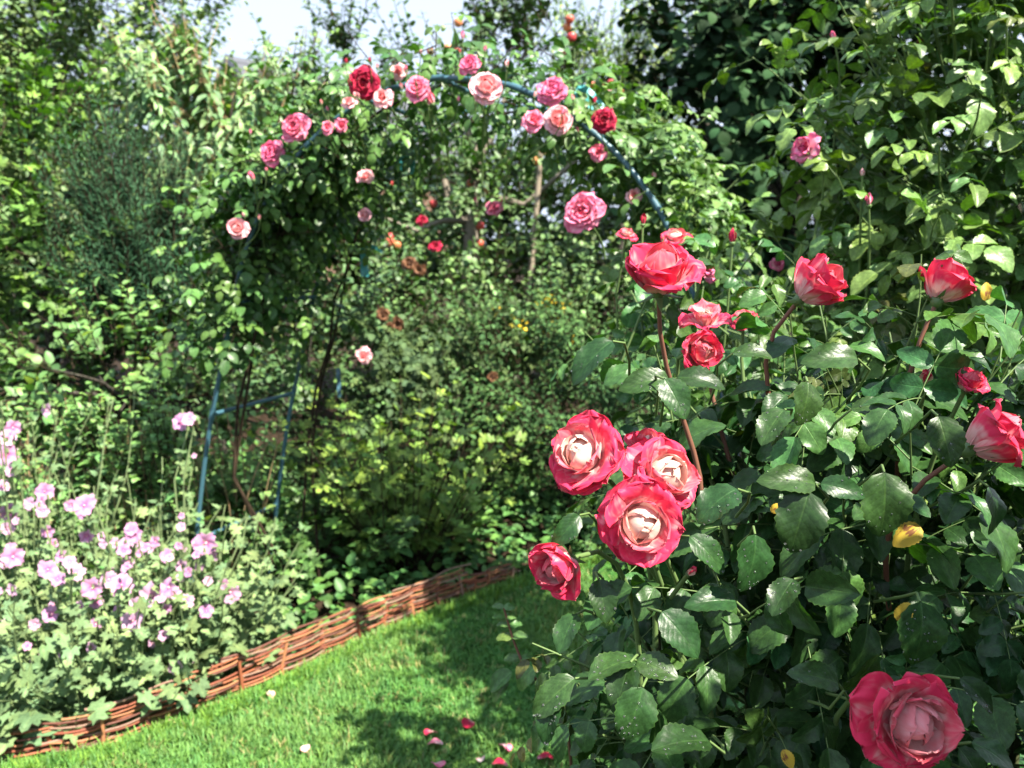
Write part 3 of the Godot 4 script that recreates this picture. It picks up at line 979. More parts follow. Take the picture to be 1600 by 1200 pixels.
func build_climbers(steel: StandardMaterial3D) -> void:
	# the climbing rose on the left leg and over the top
	var cl := thing("climbing_rose", "pink climbing rose covering the left leg and top of the arch", "climbing rose", ARCH + WIDE * 0.25 + THROUGH * 0.3)
	var g := Geo.new()
	var bag := Bag.new()
	var lo := {"gap": 0.042, "size": 0.05, "compound": 2, "sunny": 1.1, "base": Color(0.060, 0.132, 0.040), "young": Color(0.115, 0.205, 0.05), "twig": 0.0022, "dv": 0.35, "warm": 0.25, "hang": 0.3, "droop": 0.25}
	for k in 4:                                # canes rising from the bed and tied along the hoops
		var pts := [Vector3(ri(-0.12, 0.18), -0.05, ri(-0.1, 0.1))]
		var end := ri(0.3, 0.62)
		for q in 14:
			var t := lerpf(0.06, end, q / 13.0)
			pts.append(ARCH + hoop(t) + THROUGH * (0.55 * (k % 2) + 0.12) + rv() * 0.02 + WIDE * 0.05 - cl.position)
		g.tube(pts, 0.007, 0.004, 7)
	for k in 470:
		var t := ri(0.135, 0.37)
		if rng.randf() < 0.36:
			t = ri(0.36, 0.62)
		var dens := 1.0 if t < 0.4 else 0.6
		if rng.randf() > dens:
			continue
		var p := ARCH + hoop(t) + THROUGH * ri(-0.05, 0.6) + rv() * 0.06 - cl.position
		var outw := (hoop(t) - WIDE * 1.2 - Vector3(0, 0.9, 0)).normalized()
		shoot(g, bag, p + outw * ri(-0.05, 0.12), outw * (ri(-0.5, 1.3) if t < 0.34 else ri(-0.4, 0.35)) + rv() * 0.8 + Vector3(0, 0.1 if t < 0.34 else -0.1, 0.25), ri(0.12, 0.34) if t < 0.34 else ri(0.08, 0.2), lo)
	part("canes", g.mesh(), bark.brown, cl)
	place(cl, bag, lm.mid, lm.rose, 240, "leaf", "leaves")
	var bl := [[568, 130, 2.95, 52, "flat", "deep"], [598, 152, 2.9, 36, "loose", "pale"], [652, 137, 2.85, 44, "flat", "pink"], [673, 154, 2.85, 18, "bud", "pink"], [622, 112, 3.1, 30, "loose", "pale"], [733, 100, 2.75, 36, "flat", "magenta"], [760, 134, 2.68, 50, "open", "pale"], [460, 198, 3.05, 50, "flat", "pink"], [424, 238, 3.12, 44, "flat", "magenta"], [370, 357, 3.2, 36, "cup", "pale"], [545, 160, 2.95, 24, "loose", "pale"], [535, 196, 2.95, 24, "loose", "pink"], [512, 200, 3.0, 20, "loose", "pink"], [570, 277, 3.2, 26, "loose", "pale"], [570, 336, 3.25, 24, "cup", "pale"], [393, 275, 3.1, 14, "bud", "pink"], [568, 556, 3.4, 26, "loose", "pale"], [772, 325, 3.4, 28, "flat", "pink"], [833, 189, 2.62, 38, "loose", "pink"]]
	for k in bl.size():
		var q: Array = bl[k]
		var pos := at(q[0], q[1], q[2] - 0.3)
		var size: float = q[3] * (q[2] - 0.3) / 1287.0 * 1.08
		var ax := Vector3(ri(-0.4, 0.4), ri(0.0, 0.6), 1.0)
		var f := bloom(cl, pos, ax if q[4] != "bud" else Vector3(-0.3, 1, 0.3), size if q[4] != "bud" else size * 1.3, q[4], bits[q[5]], k)
		var sg := Geo.new()
		stalk(sg, f, ax, f - ax.normalized() * 0.3 + Vector3(0, -0.1, -0.05), 0.003, cl.position)
		part("stalk" if k == 0 else "stalk_%03d" % k, sg.mesh(), bark.green, cl)
		for e in rng.randi_range(0, 2):        # unopened buds of the same cluster
			var bp := f + Vector3(ri(-0.09, 0.09), ri(0.0, 0.09), ri(-0.02, 0.06))
			var bf := bloom(cl, bp, Vector3(ri(-0.4, 0.4), 1, 0.2), ri(0.018, 0.026), "bud", bits[q[5]], k + e, "bud")
			var bg := Geo.new()
			stalk(bg, bf, Vector3.UP, f - ax.normalized() * 0.08 + Vector3(0, -0.08, 0), 0.0018, cl.position)
			part("bud_stalk", bg.mesh(), bark.green, cl)

	# the younger rose on the right leg
	var cr := thing("climbing_rose", "light green climbing rose on the bare right side of the arch", "climbing rose", ARCH + WIDE * 2.3 + THROUGH * 0.2)
	g = Geo.new()
	bag = Bag.new()
	var ro := lo.duplicate()
	ro.base = Color(0.09, 0.165, 0.055)
	ro.young = Color(0.14, 0.23, 0.06)
	ro.size = 0.05
	for k in 5:
		var pts := [Vector3(ri(-0.1, 0.1), -0.05, ri(-0.1, 0.1))]
		for q in 12:
			pts.append(ARCH + hoop(lerpf(0.93, ri(0.6, 0.63), q / 11.0)) + THROUGH * (0.12 + 0.13 * k) + rv() * 0.025 + WIDE * 0.04 - cr.position)
		g.tube(pts, 0.008, 0.004, 6)
	for k in 240:
		var t := ri(0.62, 0.86)
		var p := ARCH + hoop(t) + THROUGH * ri(0.02, 0.62) + rv() * 0.05 - cr.position
		shoot(g, bag, p, WIDE * ri(-0.3, 0.5) + rv() * 0.7 + Vector3(0, 0.45, 0), ri(0.1, 0.26), ro)
	part("canes", g.mesh(), bark.green, cr)
	place(cr, bag, lm.mid, lm.rose, 160, "leaf", "leaves")
	bl = [[863, 140, 2.55, 50, "flat", "magenta"], [873, 187, 2.52, 42, "open", "pale"], [943, 188, 2.48, 42, "flat", "deep"], [936, 237, 2.6, 28, "loose", "pink"], [910, 330, 2.3, 66, "flat", "pink"], [950, 150, 2.9, 22, "loose", "pale"], [990, 305, 2.6, 26, "loose", "pale"], [1010, 292, 2.6, 10, "bud", "pale"]]
	for k in bl.size():
		var q: Array = bl[k]
		var pos := at(q[0], q[1], q[2])
		var size: float = q[3] * q[2] / 1287.0 * 1.08
		var ax := Vector3(ri(-0.4, 0.3), ri(0.0, 0.6), 1.0)
		var f := bloom(cr, pos, ax, size, q[4], bits[q[5]], k + 1)
		var sg := Geo.new()
		stalk(sg, f, ax, f - ax.normalized() * 0.1 + Vector3(0.05, -0.1, -0.05), 0.003, cr.position)
		part("stalk" if k == 0 else "stalk_%03d" % k, sg.mesh(), bark.green, cr)
		for e in rng.randi_range(0, 2):        # unopened buds of the same cluster
			var bp := f + Vector3(ri(-0.09, 0.09), ri(0.0, 0.09), ri(-0.02, 0.06))
			var bf := bloom(cr, bp, Vector3(ri(-0.4, 0.4), 1, 0.2), ri(0.018, 0.026), "bud", bits[q[5]], k + e, "bud")
			var bg := Geo.new()
			stalk(bg, bf, Vector3.UP, f - ax.normalized() * 0.08 + Vector3(0, -0.08, 0), 0.0018, cr.position)
			part("bud_stalk", bg.mesh(), bark.green, cr)
	# teal ties
	var rib := paint(Color(0.06, 0.36, 0.38), 0.4, 0.6)
	var ties := [[906, 134, 2.75, "teal plastic ribbon tied at the top right of arch"], [566, 385, 3.6, "pale blue plastic strip hanging inside the left leg"], [650, 225, 3.3, "blue plastic tie under the top of the arch"], [528, 575, 3.75, "dark teal netting strip beside the left leg"]]
	for k in ties.size():
		var q: Array = ties[k]
		var o2 := thing("plastic_tie", q[3], "ribbon", at(q[0], q[1], q[2]), "plastic ties on the arch")
		var rg := Geo.new()
		for s in 3:
			var p := PackedVector3Array()
			var d := Vector3(ri(-1, 1), ri(-1.2, 0.4), ri(-0.3, 0.6)).normalized() if k != 3 else Vector3(0.05, -1, 0.05 * s)
			var sd := d.cross(Vector3(0.2, 0.3, 1)).normalized() * 0.009
			var pr := Vector3.ZERO
			for w in 7:
				var nx := pr + d * 0.013 + Vector3(0, -0.002 * w, 0.004 * sin(w * 1.7))
				rg.quad(pr - sd, nx - sd, nx + sd, pr + sd)
				pr = nx
		part("strip", rg.mesh(), rib if k != 3 else steel, o2)


# ---------------------------------------------------------------- mallow, currant and the rest of the beds
func build_beds() -> void:
	# currant bush
	var cu := thing("currant_bush", "yellow-green currant bush with lobed leaves under the arch", "shrub", Vector3(-0.55, 0, -4.0))
	var g := Geo.new()
	var bag := Bag.new()
	var co := {"gap": 0.07, "size": 0.064, "sunny": 0.9, "base": Color(0.115, 0.205, 0.04), "young": Color(0.17, 0.26, 0.045), "twig": 0.004, "petiole": 1.1, "stalks": true, "bare": 0.25, "dv": 0.35, "warm": 0.4, "div": 1.0, "wob": 0.07, "loose": 0.35, "up": 0.5}
	for k in 105:
		var a := ri(0, TAU)
		var r := sqrt(rng.randf())
		shoot(g, bag, Vector3(cos(a) * 0.16 * r, 0, sin(a) * 0.16 * r), Vector3(cos(a) * 0.75 * r, 1.0, sin(a) * 0.55 * r), ri(0.5, 0.98), co)
	part("stems", g.mesh(), bark.brown, cu)
	place(cu, bag, lm.currant, lm.bright, 280)
	# darker shaded rose shrub behind it, with brown spent heads
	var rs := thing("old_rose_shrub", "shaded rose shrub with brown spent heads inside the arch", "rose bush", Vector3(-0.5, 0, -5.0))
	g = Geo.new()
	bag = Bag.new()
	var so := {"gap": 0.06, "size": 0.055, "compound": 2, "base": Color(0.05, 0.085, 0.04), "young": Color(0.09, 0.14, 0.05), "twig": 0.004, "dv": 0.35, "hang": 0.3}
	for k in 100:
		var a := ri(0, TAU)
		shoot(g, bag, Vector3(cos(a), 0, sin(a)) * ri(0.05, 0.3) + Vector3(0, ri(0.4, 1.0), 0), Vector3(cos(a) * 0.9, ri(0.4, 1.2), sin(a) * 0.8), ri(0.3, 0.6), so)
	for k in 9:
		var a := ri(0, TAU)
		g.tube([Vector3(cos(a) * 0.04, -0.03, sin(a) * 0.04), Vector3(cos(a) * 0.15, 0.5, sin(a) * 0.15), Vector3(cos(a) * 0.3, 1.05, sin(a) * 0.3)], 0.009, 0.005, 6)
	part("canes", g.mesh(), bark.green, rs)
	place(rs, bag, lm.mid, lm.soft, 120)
	var heads := [[640, 412, 4.7, 26], [655, 420, 4.7, 22], [600, 492, 4.5, 24], [622, 505, 4.5, 24], [610, 512, 4.5, 18], [770, 590, 4.4, 20], [680, 385, 4.8, 20], [660, 345, 4.9, 18]]
	for k in heads.size():
		var q: Array = heads[k]
		bloom(rs, at(q[0], q[1], q[2]), Vector3(ri(-.4, .4), ri(-.3, .6), 1), q[3] * q[2] / 1287.0, "loose", bits.dead if k < 6 else bits.deep, k, "spent_head" if k < 6 else "bloom")
	# dark ground-covering shrubs at the right of the arch's opening
	tree("cotoneaster_shrub", "dark fine-leaved shrub in the shade right of the currant", "shrub", Vector3(0.3, 0, -4.9), Vector3(0.25, 0.62, -4.8), Vector3(0.72, 0.55, 0.4), {"gap": 0.022, "size": 0.042, "base": Color(0.03, 0.062, 0.022), "young": Color(0.05, 0.095, 0.03), "twig": 0.003, "dv": 0.4, "warm": 0.15}, 420, 0.35, lm.mid, lm.dull, 5, 0.02, 0.8, 0.5, 0, 0.5)
	tree("cotoneaster_shrub", "dark fern-like shrub behind the lowest pair of red roses", "shrub", Vector3(0.75, 0, -4.4), Vector3(0.7, 0.55, -4.3), Vector3(0.6, 0.6, 0.4), {"gap": 0.022, "size": 0.045, "base": Color(0.025, 0.055, 0.02), "young": Color(0.045, 0.09, 0.03), "twig": 0.003, "dv": 0.4, "warm": 0.15}, 380, 0.35, lm.lance, lm.dull, 5, 0.02, 0.8, 0.5, 0, 0.5)
	tree("spiraea_shrub", "mid-green leafy shrub around the apple trunk's foot", "shrub", Vector3(0.1, 0, -5.8), Vector3(0.1, 0.95, -5.7), Vector3(1.1, 0.65, 0.4), {"gap": 0.03, "size": 0.06, "base": Color(0.045, 0.085, 0.028), "young": Color(0.08, 0.13, 0.04), "twig": 0.003, "dv": 0.4}, 380, 0.4, lm.mid, lm.far, 5, 0.02, 0.7, 0.8, 0, 0.5)
	tree("spiraea_shrub", "dark leafy shrub filling the back left of arch", "shrub", Vector3(-1.35, 0, -5.2), Vector3(-1.3, 0.9, -5.1), Vector3(0.7, 0.9, 0.4), {"gap": 0.03, "size": 0.055, "base": Color(0.035, 0.07, 0.025), "young": Color(0.07, 0.12, 0.035), "twig": 0.003, "dv": 0.4}, 360, 0.4, lm.mid, lm.far, 5, 0.02, 0.7, 0.8, 0, 0.5)
	tree("cranesbill_clump", "low leafy clump between the left legs of the arch", "plant", Vector3(-1.02, 0, -3.75), Vector3(-1.02, 0.20, -3.72), Vector3(0.40, 0.20, 0.30), {"gap": 0.04, "size": 0.05, "petiole": 0.8, "base": Color(0.055, 0.12, 0.035), "young": Color(0.09, 0.17, 0.045), "twig": 0.003, "dv": 0.4}, 120, 0.25, lm.currant, lm.bright, 3, 0.008, 0.8, 0.8, 40)
	tree("phlox_clump", "leafy green clump behind the tall mallow stem", "plant", Vector3(-1.75, 0, -3.6), Vector3(-1.72, 0.42, -3.62), Vector3(0.55, 0.36, 0.22), {"gap": 0.035, "size": 0.055, "base": Color(0.06, 0.125, 0.038), "young": Color(0.10, 0.18, 0.045), "twig": 0.003, "dv": 0.4}, 190, 0.3, lm.mid, lm.far, 4, 0.008, 0.5, 1.0, 60)
	# yellow flowers
	var gr := thing("goldenrod", "clump of small yellow flowers in front of the apple tree", "flowers", Vector3(0.06, 0, -5.1))
	g = Geo.new()
	bag = Bag.new()
	var yb := Bag.new()
	for k in 14:
		var tip := shoot(g, bag, Vector3(ri(-0.08, 0.1), 0, ri(-0.08, 0.08)), Vector3(ri(-0.12, 0.16), 1, ri(-0.1, 0.1)), ri(1.05, 1.32), {"gap": 0.06, "size": 0.07, "base": Color(0.09, 0.16, 0.045), "twig": 0.004, "wob": 0.04, "div": 0.6})
		for q in 9:
			yb.add(Transform3D(Basis.from_euler(rv() * 2.0).scaled(Vector3.ONE * ri(0.018, 0.028)), tip + rv() * 0.035), Color(0.75, 0.50, 0.02))
	part("stems", g.mesh(), bark.green, gr)
	place(gr, bag, lm.lance, lm.far, 0)
	place(gr, yb, lm.round, lm.far, 60, "floret", "florets")
	# low growth covering the soil of the beds
	bag = Bag.new()
	for k in 17000:
		var p := Vector3(ri(-3.4, 1.6), 0, -ri(2.5, 6.2))
		var lim := -2.2
		for e in edge.size() - 1:
			if p.x >= edge[e].x and p.x < edge[e + 1].x:
				lim = lerpf(edge[e].y, edge[e + 1].y, (p.x - edge[e].x) / (edge[e + 1].x - edge[e].x))
		if p.z > lim - 0.06:
			continue
		var h := ri(0.0, 0.34) * rng.randf() * minf(1.0, (lim - p.z) * 2.0)
		var d := Vector3(ri(-1, 1), ri(-0.2, 0.8), ri(-1, 1))
		bag.add(Transform3D(frame(d, Vector3(0, 1, 0.3)).scaled_local(Vector3.ONE * ri(0.03, 0.075)), p + Vector3(0, h, 0)), tint(Color(0.05, 0.11, 0.028), 0.5, 0.4))
	var uc := Node3D.new()
	uc.name = "undergrowth"
	uc.set_meta("kind", "stuff")
	uc.set_meta("label", "low green weeds covering the soil of the beds")
	add_child(uc)
	place(uc, bag, lm.mid, lm.far, 0, "leaf", "weeds")

	# pink mallows
	var fl := []
	for s in 3:
		var p := PackedVector3Array()
		for j in 6:
			var v := j / 5.0
			var w := (0.05 + 0.27 * pow(v, 0.9)) * (1.0 if j < 5 else 0.78)
			for i in 5:
				var u := -1.0 + i * 0.5
				var notch := 0.09 * (1.0 - absf(u)) if j == 5 else 0.0
				p.append(Vector3(u * w, v * 0.55 - notch - 0.05 * u * u * v, 0.10 * v * v + 0.06 * sin(u * 3.0 + s + v * 3.0) * v + [0.0, 0.08, -0.12][s] * v))
		fl.append(grid(4, 5, p))
	var pm := [petal_mat(Color(0.42, 0.09, 0.24), Color(0.50, 0.25, 0.42), 0.05, 0.6, 0.25, 51), petal_mat(Color(0.45, 0.14, 0.28), Color(0.57, 0.34, 0.49), 0.05, 0.6, 0.25, 52)]
	var eye_m := paint(Color(0.75, 0.55, 0.5), 0.7)
	var dot := lathe([[0.0, -0.02], [0.05, 0.0], [0.045, 0.1], [0.02, 0.16], [0.0, 0.17]], 8)
	var plants := [["pale pink mallow filling the lower left bed", Vector3(-1.62, 0, -2.85), Vector2(0.48, 0.34), 140, 0.62, 0.45], ["tall pink mallow at the left edge of the garden", Vector3(-2.0, 0, -3.2), Vector2(0.3, 0.25), 42, 0.95, 0.15], ["pink mallow spreading over the willow edging beside the arch", Vector3(-1.25, 0, -2.95), Vector2(0.25, 0.22), 52, 0.55, 0.5], ["single tall mallow stem leaning on the arch leg", Vector3(-1.42, 0, -3.12), Vector2(0.04, 0.04), 5, 1.05, 0.08]]
	var spots := [[[190, 915, 40], [240, 930, 46], [265, 918, 34], [208, 970, 38], [145, 918, 36], [128, 950, 26], [80, 960, 28], [55, 975, 20], [150, 975, 22], [60, 1028, 26], [100, 1028, 22], [145, 1012, 24], [75, 890, 30], [118, 895, 30], [20, 870, 36], [85, 945, 18], [42, 1010, 14], [215, 945, 30], [150, 940, 24], [22, 920, 22], [260, 950, 20], [275, 1042, 26], [295, 1030, 18], [255, 993, 20], [5, 1035, 22], [140, 1030, 16], [90, 905, 26], [170, 905, 30], [98, 870, 24], [238, 1005, 16]], [[20, 668, 26], [12, 685, 28], [10, 712, 36], [20, 735, 24], [70, 768, 30], [48, 787, 22], [15, 800, 30], [12, 825, 22], [75, 830, 22], [3, 760, 24], [82, 850, 18], [5, 880, 18], [18, 858, 22]], [[360, 925, 40], [322, 848, 42], [335, 868, 22], [262, 868, 26], [292, 940, 26], [322, 955, 26], [325, 908, 18], [210, 835, 30], [195, 850, 22], [132, 790, 36], [142, 785, 28], [128, 803, 20], [312, 885, 18]], [[285, 660, 36], [296, 655, 26], [283, 806, 12], [303, 712, 10]]]
	var n_fl := 0
	for k in plants.size():
		var q: Array = plants[k]
		var m := thing("mallow_plant", q[0], "mallow", q[1], "pink mallows in the left bed")
		g = Geo.new()
		bag = Bag.new()
		var mo := {"gap": 0.045, "size": 0.048, "base": Color(0.115, 0.18, 0.08), "young": Color(0.16, 0.225, 0.10), "twig": 0.0045, "petiole": 0.9, "stalks": true, "bare": 0.05 if k != 3 else 0.3, "dv": 0.3, "warm": 0.25, "div": 1.1, "wob": 0.09, "loose": 0.6, "up": 0.55}
		if k == 1 or k == 3:
			mo.size = 0.032
			mo.gap = 0.06
		for s in q[3]:
			var a := ri(0, TAU)
			var r := sqrt(rng.randf())
			var st := Vector3(cos(a) * q[2].x * r, 0, sin(a) * q[2].y * r)
			shoot(g, bag, st, Vector3(cos(a) * q[5], 1, sin(a) * q[5] + 0.25 * q[5]), q[4] * ri(0.45, 1.1), mo)
		if k == 0 or k == 2:                   # big low leaves leaning out over the edging
			var big := mo.duplicate()
			big.size = 0.075
			big.gap = 0.06
			big.lift = -0.5
			for s in 70 if k == 0 else 26:
				var f: float = ri(1.4, 4.3) if k == 0 else ri(3.6, 5.4)
				var e: Vector2 = edge[int(f)].lerp(edge[int(f) + 1], f - int(f)) + Vector2(-0.10, -0.14)
				shoot(g, bag, Vector3(e.x, 0, e.y) - q[1] + Vector3(ri(-0.1, 0.06), 0, ri(-0.2, 0.04)), Vector3(ri(-0.2, 0.6), 1, ri(0.2, 0.9)), ri(0.2, 0.42), big)
		var flower_heads := []
		for s in spots[k]:
			flower_heads.append([at(s[0], s[1], [2.75, 3.0, 2.85, 3.05][k] + ri(-0.1, 0.1)), s[2]])
		for s in [44, 6, 16, 0][k]:
			flower_heads.append([q[1] + Vector3(ri(-1, 1) * q[2].x * 1.1, q[4] * ri(0.55, 1.1), ri(-0.2, 1.0) * q[2].y * 1.2), ri(13, 25)])
		for s in flower_heads:
			var pos: Vector3 = s[0]
			var dp := pos.distance_to(EYE)
			var f := Node3D.new()
			f.name = "flower"
			m.add_child(f, true)
			var ax := Vector3(ri(-0.5, 0.7), ri(0.0, 0.7), 1.0).normalized()
			var sz: float = s[1] * dp / 1287.0 * 0.77
			f.transform = Transform3D(frame(ax, rv()).scaled_local(Vector3.ONE * sz), pos - m.position)
			var v := n_fl % 3
			for e in 5:
				part("petal" if e == 0 else "petal_%03d" % e, fl[v], pm[n_fl % 2], f, Transform3D(Basis(Vector3.UP, TAU * e / 5.0) * Basis(Vector3.RIGHT, deg_to_rad([62, 45, 72][v] + ri(-8, 8))), Vector3.ZERO))
			part("column", dot, eye_m, f)
			var foot: Vector3 = q[1] + Vector3((pos.x - q[1].x) * 0.6, 0, (pos.z - q[1].z) * 0.5)
			var low := pos.lerp(Vector3(foot.x, pos.y * 0.3, foot.z), 0.7)
			g.tube([pos - m.position - ax * 0.004, pos - ax * 0.03 - Vector3(0, 0.03, 0) - m.position, pos.lerp(low, 0.5) + rv() * 0.02 - m.position, low - m.position, foot - m.position], 0.0025, 0.0045, 4)
			for e in 5:                        # leaves up the flower's own stalk
				var lp := pos.lerp(low, ri(0.15, 1.0)) - m.position
				bag.add(Transform3D(frame(Vector3(ri(-1, 1), ri(-0.3, 0.6), ri(-0.3, 1)), Vector3(0.3, 0.8, 0.5) + rv() * 0.4).scaled_local(Vector3.ONE * ri(0.022, 0.042)), lp), tint(mo.young, 0.3, 0.25))
			for e in 3:
				var bp := pos + Vector3(ri(-0.03, 0.03), ri(-0.06, 0.03), ri(-0.03, 0.01)) - m.position
				g.tube([bp - Vector3(0, 0.008, 0), bp, bp + Vector3(0, 0.008, 0)], 0.006, 0.004, 5)
			n_fl += 1
		part("stems", g.mesh(), paint(Color(0.16, 0.22, 0.09), 0.7), m)
		place(m, bag, lm.mallow, lm.soft, [220, 60, 140, 20][k])


# ---------------------------------------------------------------- roses in front
func rose_bush(o: Node3D, c: Vector3, r: Vector3, canes: int, n: int, length: float, lo: Dictionary, singles: int, meshes: Array, from_y: float) -> Array:
	var g := Geo.new()
	var bag := Bag.new()
	var tips := []
	var cg := Geo.new()
	for k in canes:
		var a := TAU * k / canes + ri(-0.3, 0.3)
		var top := c + Vector3(cos(a) * r.x * ri(0.3, 0.8), r.y * ri(0.25, 0.7), sin(a) * r.z * ri(0.1, 0.35) - r.z * 0.4)
		var pts := []
		for q in 8:
			var t := q / 7.0
			pts.append(o.position.lerp(top, t) + Vector3(cos(a), 0, sin(a) * 0.3) * 0.10 * sin(t * 3.0) + rv() * 0.02 * minf(q, 1) - o.position)
		pts[0].y = -0.04
		cg.tube(pts, 0.0075, 0.0035, 8)
		tips.append(pts)
	var red := lo.duplicate()                 # fresh reddish shoots
	red.young = Color(0.10, 0.095, 0.03)
	red.size = lo.size * 0.7
	for k in n:
		var q := ball(c, r, 0.28)
		if q[0].y < from_y:
			continue
		var b := ball(c, r * 0.55, 0.6)
		shoot(g, bag, q[0] - q[1] * length * 0.6 - o.position, q[1] + Vector3(0, 0.45, 0) + rv() * 0.45, length * ri(0.7, 1.3), lo if rng.randf() > 0.14 else red)
	part("canes", cg.mesh(), bark.cane, o)
	part("shoots", g.mesh(), bark.green, o)
	place(o, bag, meshes, lm.rose, singles, "leaf", "leaves")
	return tips


func build_roses() -> void:
	# tall rose at the right, behind
	var tall := thing("tall_rose_bush", "tall light-leaved rose bush filling the upper right", "rose bush", Vector3(1.12, 0, -2.05))
	var to := {"gap": 0.075, "size": 0.066, "compound": 2, "base": Color(0.10, 0.175, 0.06), "young": Color(0.15, 0.23, 0.055), "twig": 0.004, "dv": 0.3, "warm": 0.3, "hang": 0.2, "droop": 0.1, "sunny": 1.0, "loose": 0.45}
	rose_bush(tall, Vector3(1.15, 1.35, -2.05), Vector3(0.52, 1.15, 0.40), 9, 380, 0.34, to, 260, lm.near, 0.5)
	var tall_bl := [[1258, 232, 1.85, 52, "loose", "magenta", Vector3(-0.6, 0.2, 0.4)], [1357, 312, 1.8, 22, "bud", "magenta", Vector3(-0.2, 1, 0.2)], [1303, 58, 2.0, 14, "bud", "magenta", Vector3(-0.3, 1, 0)], [1348, 270, 1.8, 12, "bud", "pale", Vector3(0, 1, 0)], [1437, 68, 1.9, 18, "bud", "dead", Vector3(0, 1, 0.2)], [1215, 412, 2.2, 26, "loose", "magenta", Vector3(0, 0.3, 1)]]
	for k in tall_bl.size():
		var q: Array = tall_bl[k]
		var f := bloom(tall, at(q[0], q[1], q[2]), q[6], q[3] * q[2] / 1287.0 * (1.2 if q[4] == "bud" else 1.0), q[4], bits[q[5]], k)
		var sg := Geo.new()
		stalk(sg, f, q[6], f + Vector3(0.05, -0.25, -0.1), 0.003, tall.position)
		part("stalk" if k == 0 else "stalk_%03d" % k, sg.mesh(), bark.green, tall)

	# the bush in front
	var o := thing("rose_bush", "dark glossy rose bush with red and white blooms in front", "rose bush", Vector3(0.52, 0, -1.2))
	var lo := {"gap": 0.06, "size": 0.066, "compound": 2, "base": Color(0.024, 0.068, 0.021), "young": Color(0.06, 0.13, 0.034), "twig": 0.003, "dv": 0.45, "warm": 0.5, "hang": 0.45, "droop": 0.2, "sunny": 0.6, "loose": 0.4}
	rose_bush(o, Vector3(0.56, 0.78, -1.22), Vector3(0.50, 0.70, 0.36), 11, 300, 0.22, lo, 300, lm.near, 0.15)
	var bl := [[1030, 425, 1.04, 142, "cup", Vector3(-0.08, 0.86, 0.5)], [1274, 446, 1.10, 122, "cup", Vector3(0.6, 0.7, 0.36)], [1476, 446, 1.12, 104, "cup", Vector3(0.42, 0.9, -0.1)], [1102, 500, 1.26, 78, "loose", Vector3(-0.1, 0.9, 0.35)], [1094, 548, 1.20, 78, "cup", Vector3(0.35, 0.1, 0.9)], [1163, 500, 1.36, 52, "open", Vector3(0, 0.9, 0.3)], [912, 710, 0.98, 128, "open", Vector3(-0.5, 0.55, 0.62)], [1012, 695, 1.02, 80, "cup", Vector3(-0.05, 0.95, 0.3)], [1040, 742, 0.97, 132, "open", Vector3(0.42, 0.62, 0.65)], [1003, 818, 0.90, 136, "open", Vector3(-0.05, 0.16, 0.98)], [872, 884, 0.95, 118, "cup", Vector3(-0.62, -0.05, 0.78)], [1546, 684, 0.95, 132, "cup", Vector3(0.75, 0.55, 0.15)], [1514, 598, 1.06, 58, "cup", Vector3(0.1, 0.8, 0.4)], [1448, 588, 1.1, 34, "bud", Vector3(-0.2, 0.7, 0.5)], [1425, 1128, 0.80, 166, "open", Vector3(0.05, 0.22, 0.97)], [1080, 893, 1.0, 22, "bud", Vector3(0.3, 0.6, 0.5)]]
	for k in bl.size():
		var q: Array = bl[k]
		var f := bloom(o, at(q[0], q[1], q[2]), q[5], q[3] * q[2] / 1287.0 * (1.25 if q[4] == "bud" else 1.0), q[4], bits.red if k != 14 and k != 10 else [petal_mat(Color(0.76, 0.47, 0.46), Color(0.72, 0.22, 0.24), 0.3, 1.05, 0.4, 90), bits.red[1], bits.red[2]], k)
		var sg := Geo.new()
		var ax: Vector3 = q[5]
		var far := o.position + Vector3((f.x - o.position.x) * 0.75, f.y - 0.30, (f.z - o.position.z) * 0.45)
		stalk(sg, f, ax, far, 0.0036, o.position)
		part("stalk" if k == 0 else "stalk_%03d" % k, sg.mesh(), bark.red if k < 4 or k == 11 else bark.green, o)

	front_leaves(o)

	# a slender rose between the two
	var sl := thing("slender_rose", "slender rose behind with small red buds and faded bloom", "rose bush", Vector3(0.42, 0, -1.75))
	var g := Geo.new()
	var bag := Bag.new()
	var so := lo.duplicate()
	so.base = Color(0.05, 0.11, 0.035)
	so.size = 0.05
	var sbl := [[1056, 370, 1.75, 46, "open", "red"], [980, 366, 1.72, 36, "loose", "red"], [1005, 344, 1.72, 16, "bud", "deep"], [1145, 371, 1.62, 20, "bud", "deep"], [1100, 425, 1.62, 52, "loose", "magenta"]]
	for k in sbl.size():
		var q: Array = sbl[k]
		var ax := Vector3(ri(-0.2, 0.2), 1.0, 0.5 if q[4] != "bud" else 0.1)
		var f := bloom(sl, at(q[0], q[1], q[2]), ax, q[3] * q[2] / 1287.0 * (1.25 if q[4] == "bud" else 1.0), q[4], bits[q[5]], k)
		stalk(g, f, ax, Vector3(lerpf(f.x, 0.42, 0.5), 0.9, -1.75), 0.003, sl.position)
		for s in 4:
			shoot(g, bag, f - Vector3(0, 0.08 + s * 0.1, 0) - sl.position, Vector3(ri(-1, 1), 0.5, ri(-1, 1)), 0.12, so)
	for k in 5:
		g.tube([Vector3(ri(-0.04, 0.04), -0.04, ri(-0.04, 0.04)), Vector3(ri(-0.08, 0.08), 0.5, 0), Vector3(-0.15 + 0.08 * k, 0.95, 0)], 0.008, 0.005, 7)
	for k in 26:
		shoot(g, bag, Vector3(ri(-0.2, 0.25), ri(0.7, 1.4), ri(-0.15, 0.1)), Vector3(ri(-0.6, 0.6), 0.7, ri(-0.5, 0.5)), ri(0.15, 0.3), so)
	part("canes", g.mesh(), bark.green, sl)
	place(sl, bag, lm.near, lm.rose, 80)

	# the neighbour on the right, whose shade falls on the lower leaves
	var nb := thing("rose_bush", "tall rose bush just outside the picture at the right", "rose bush", Vector3(0.98, 0, -0.38))
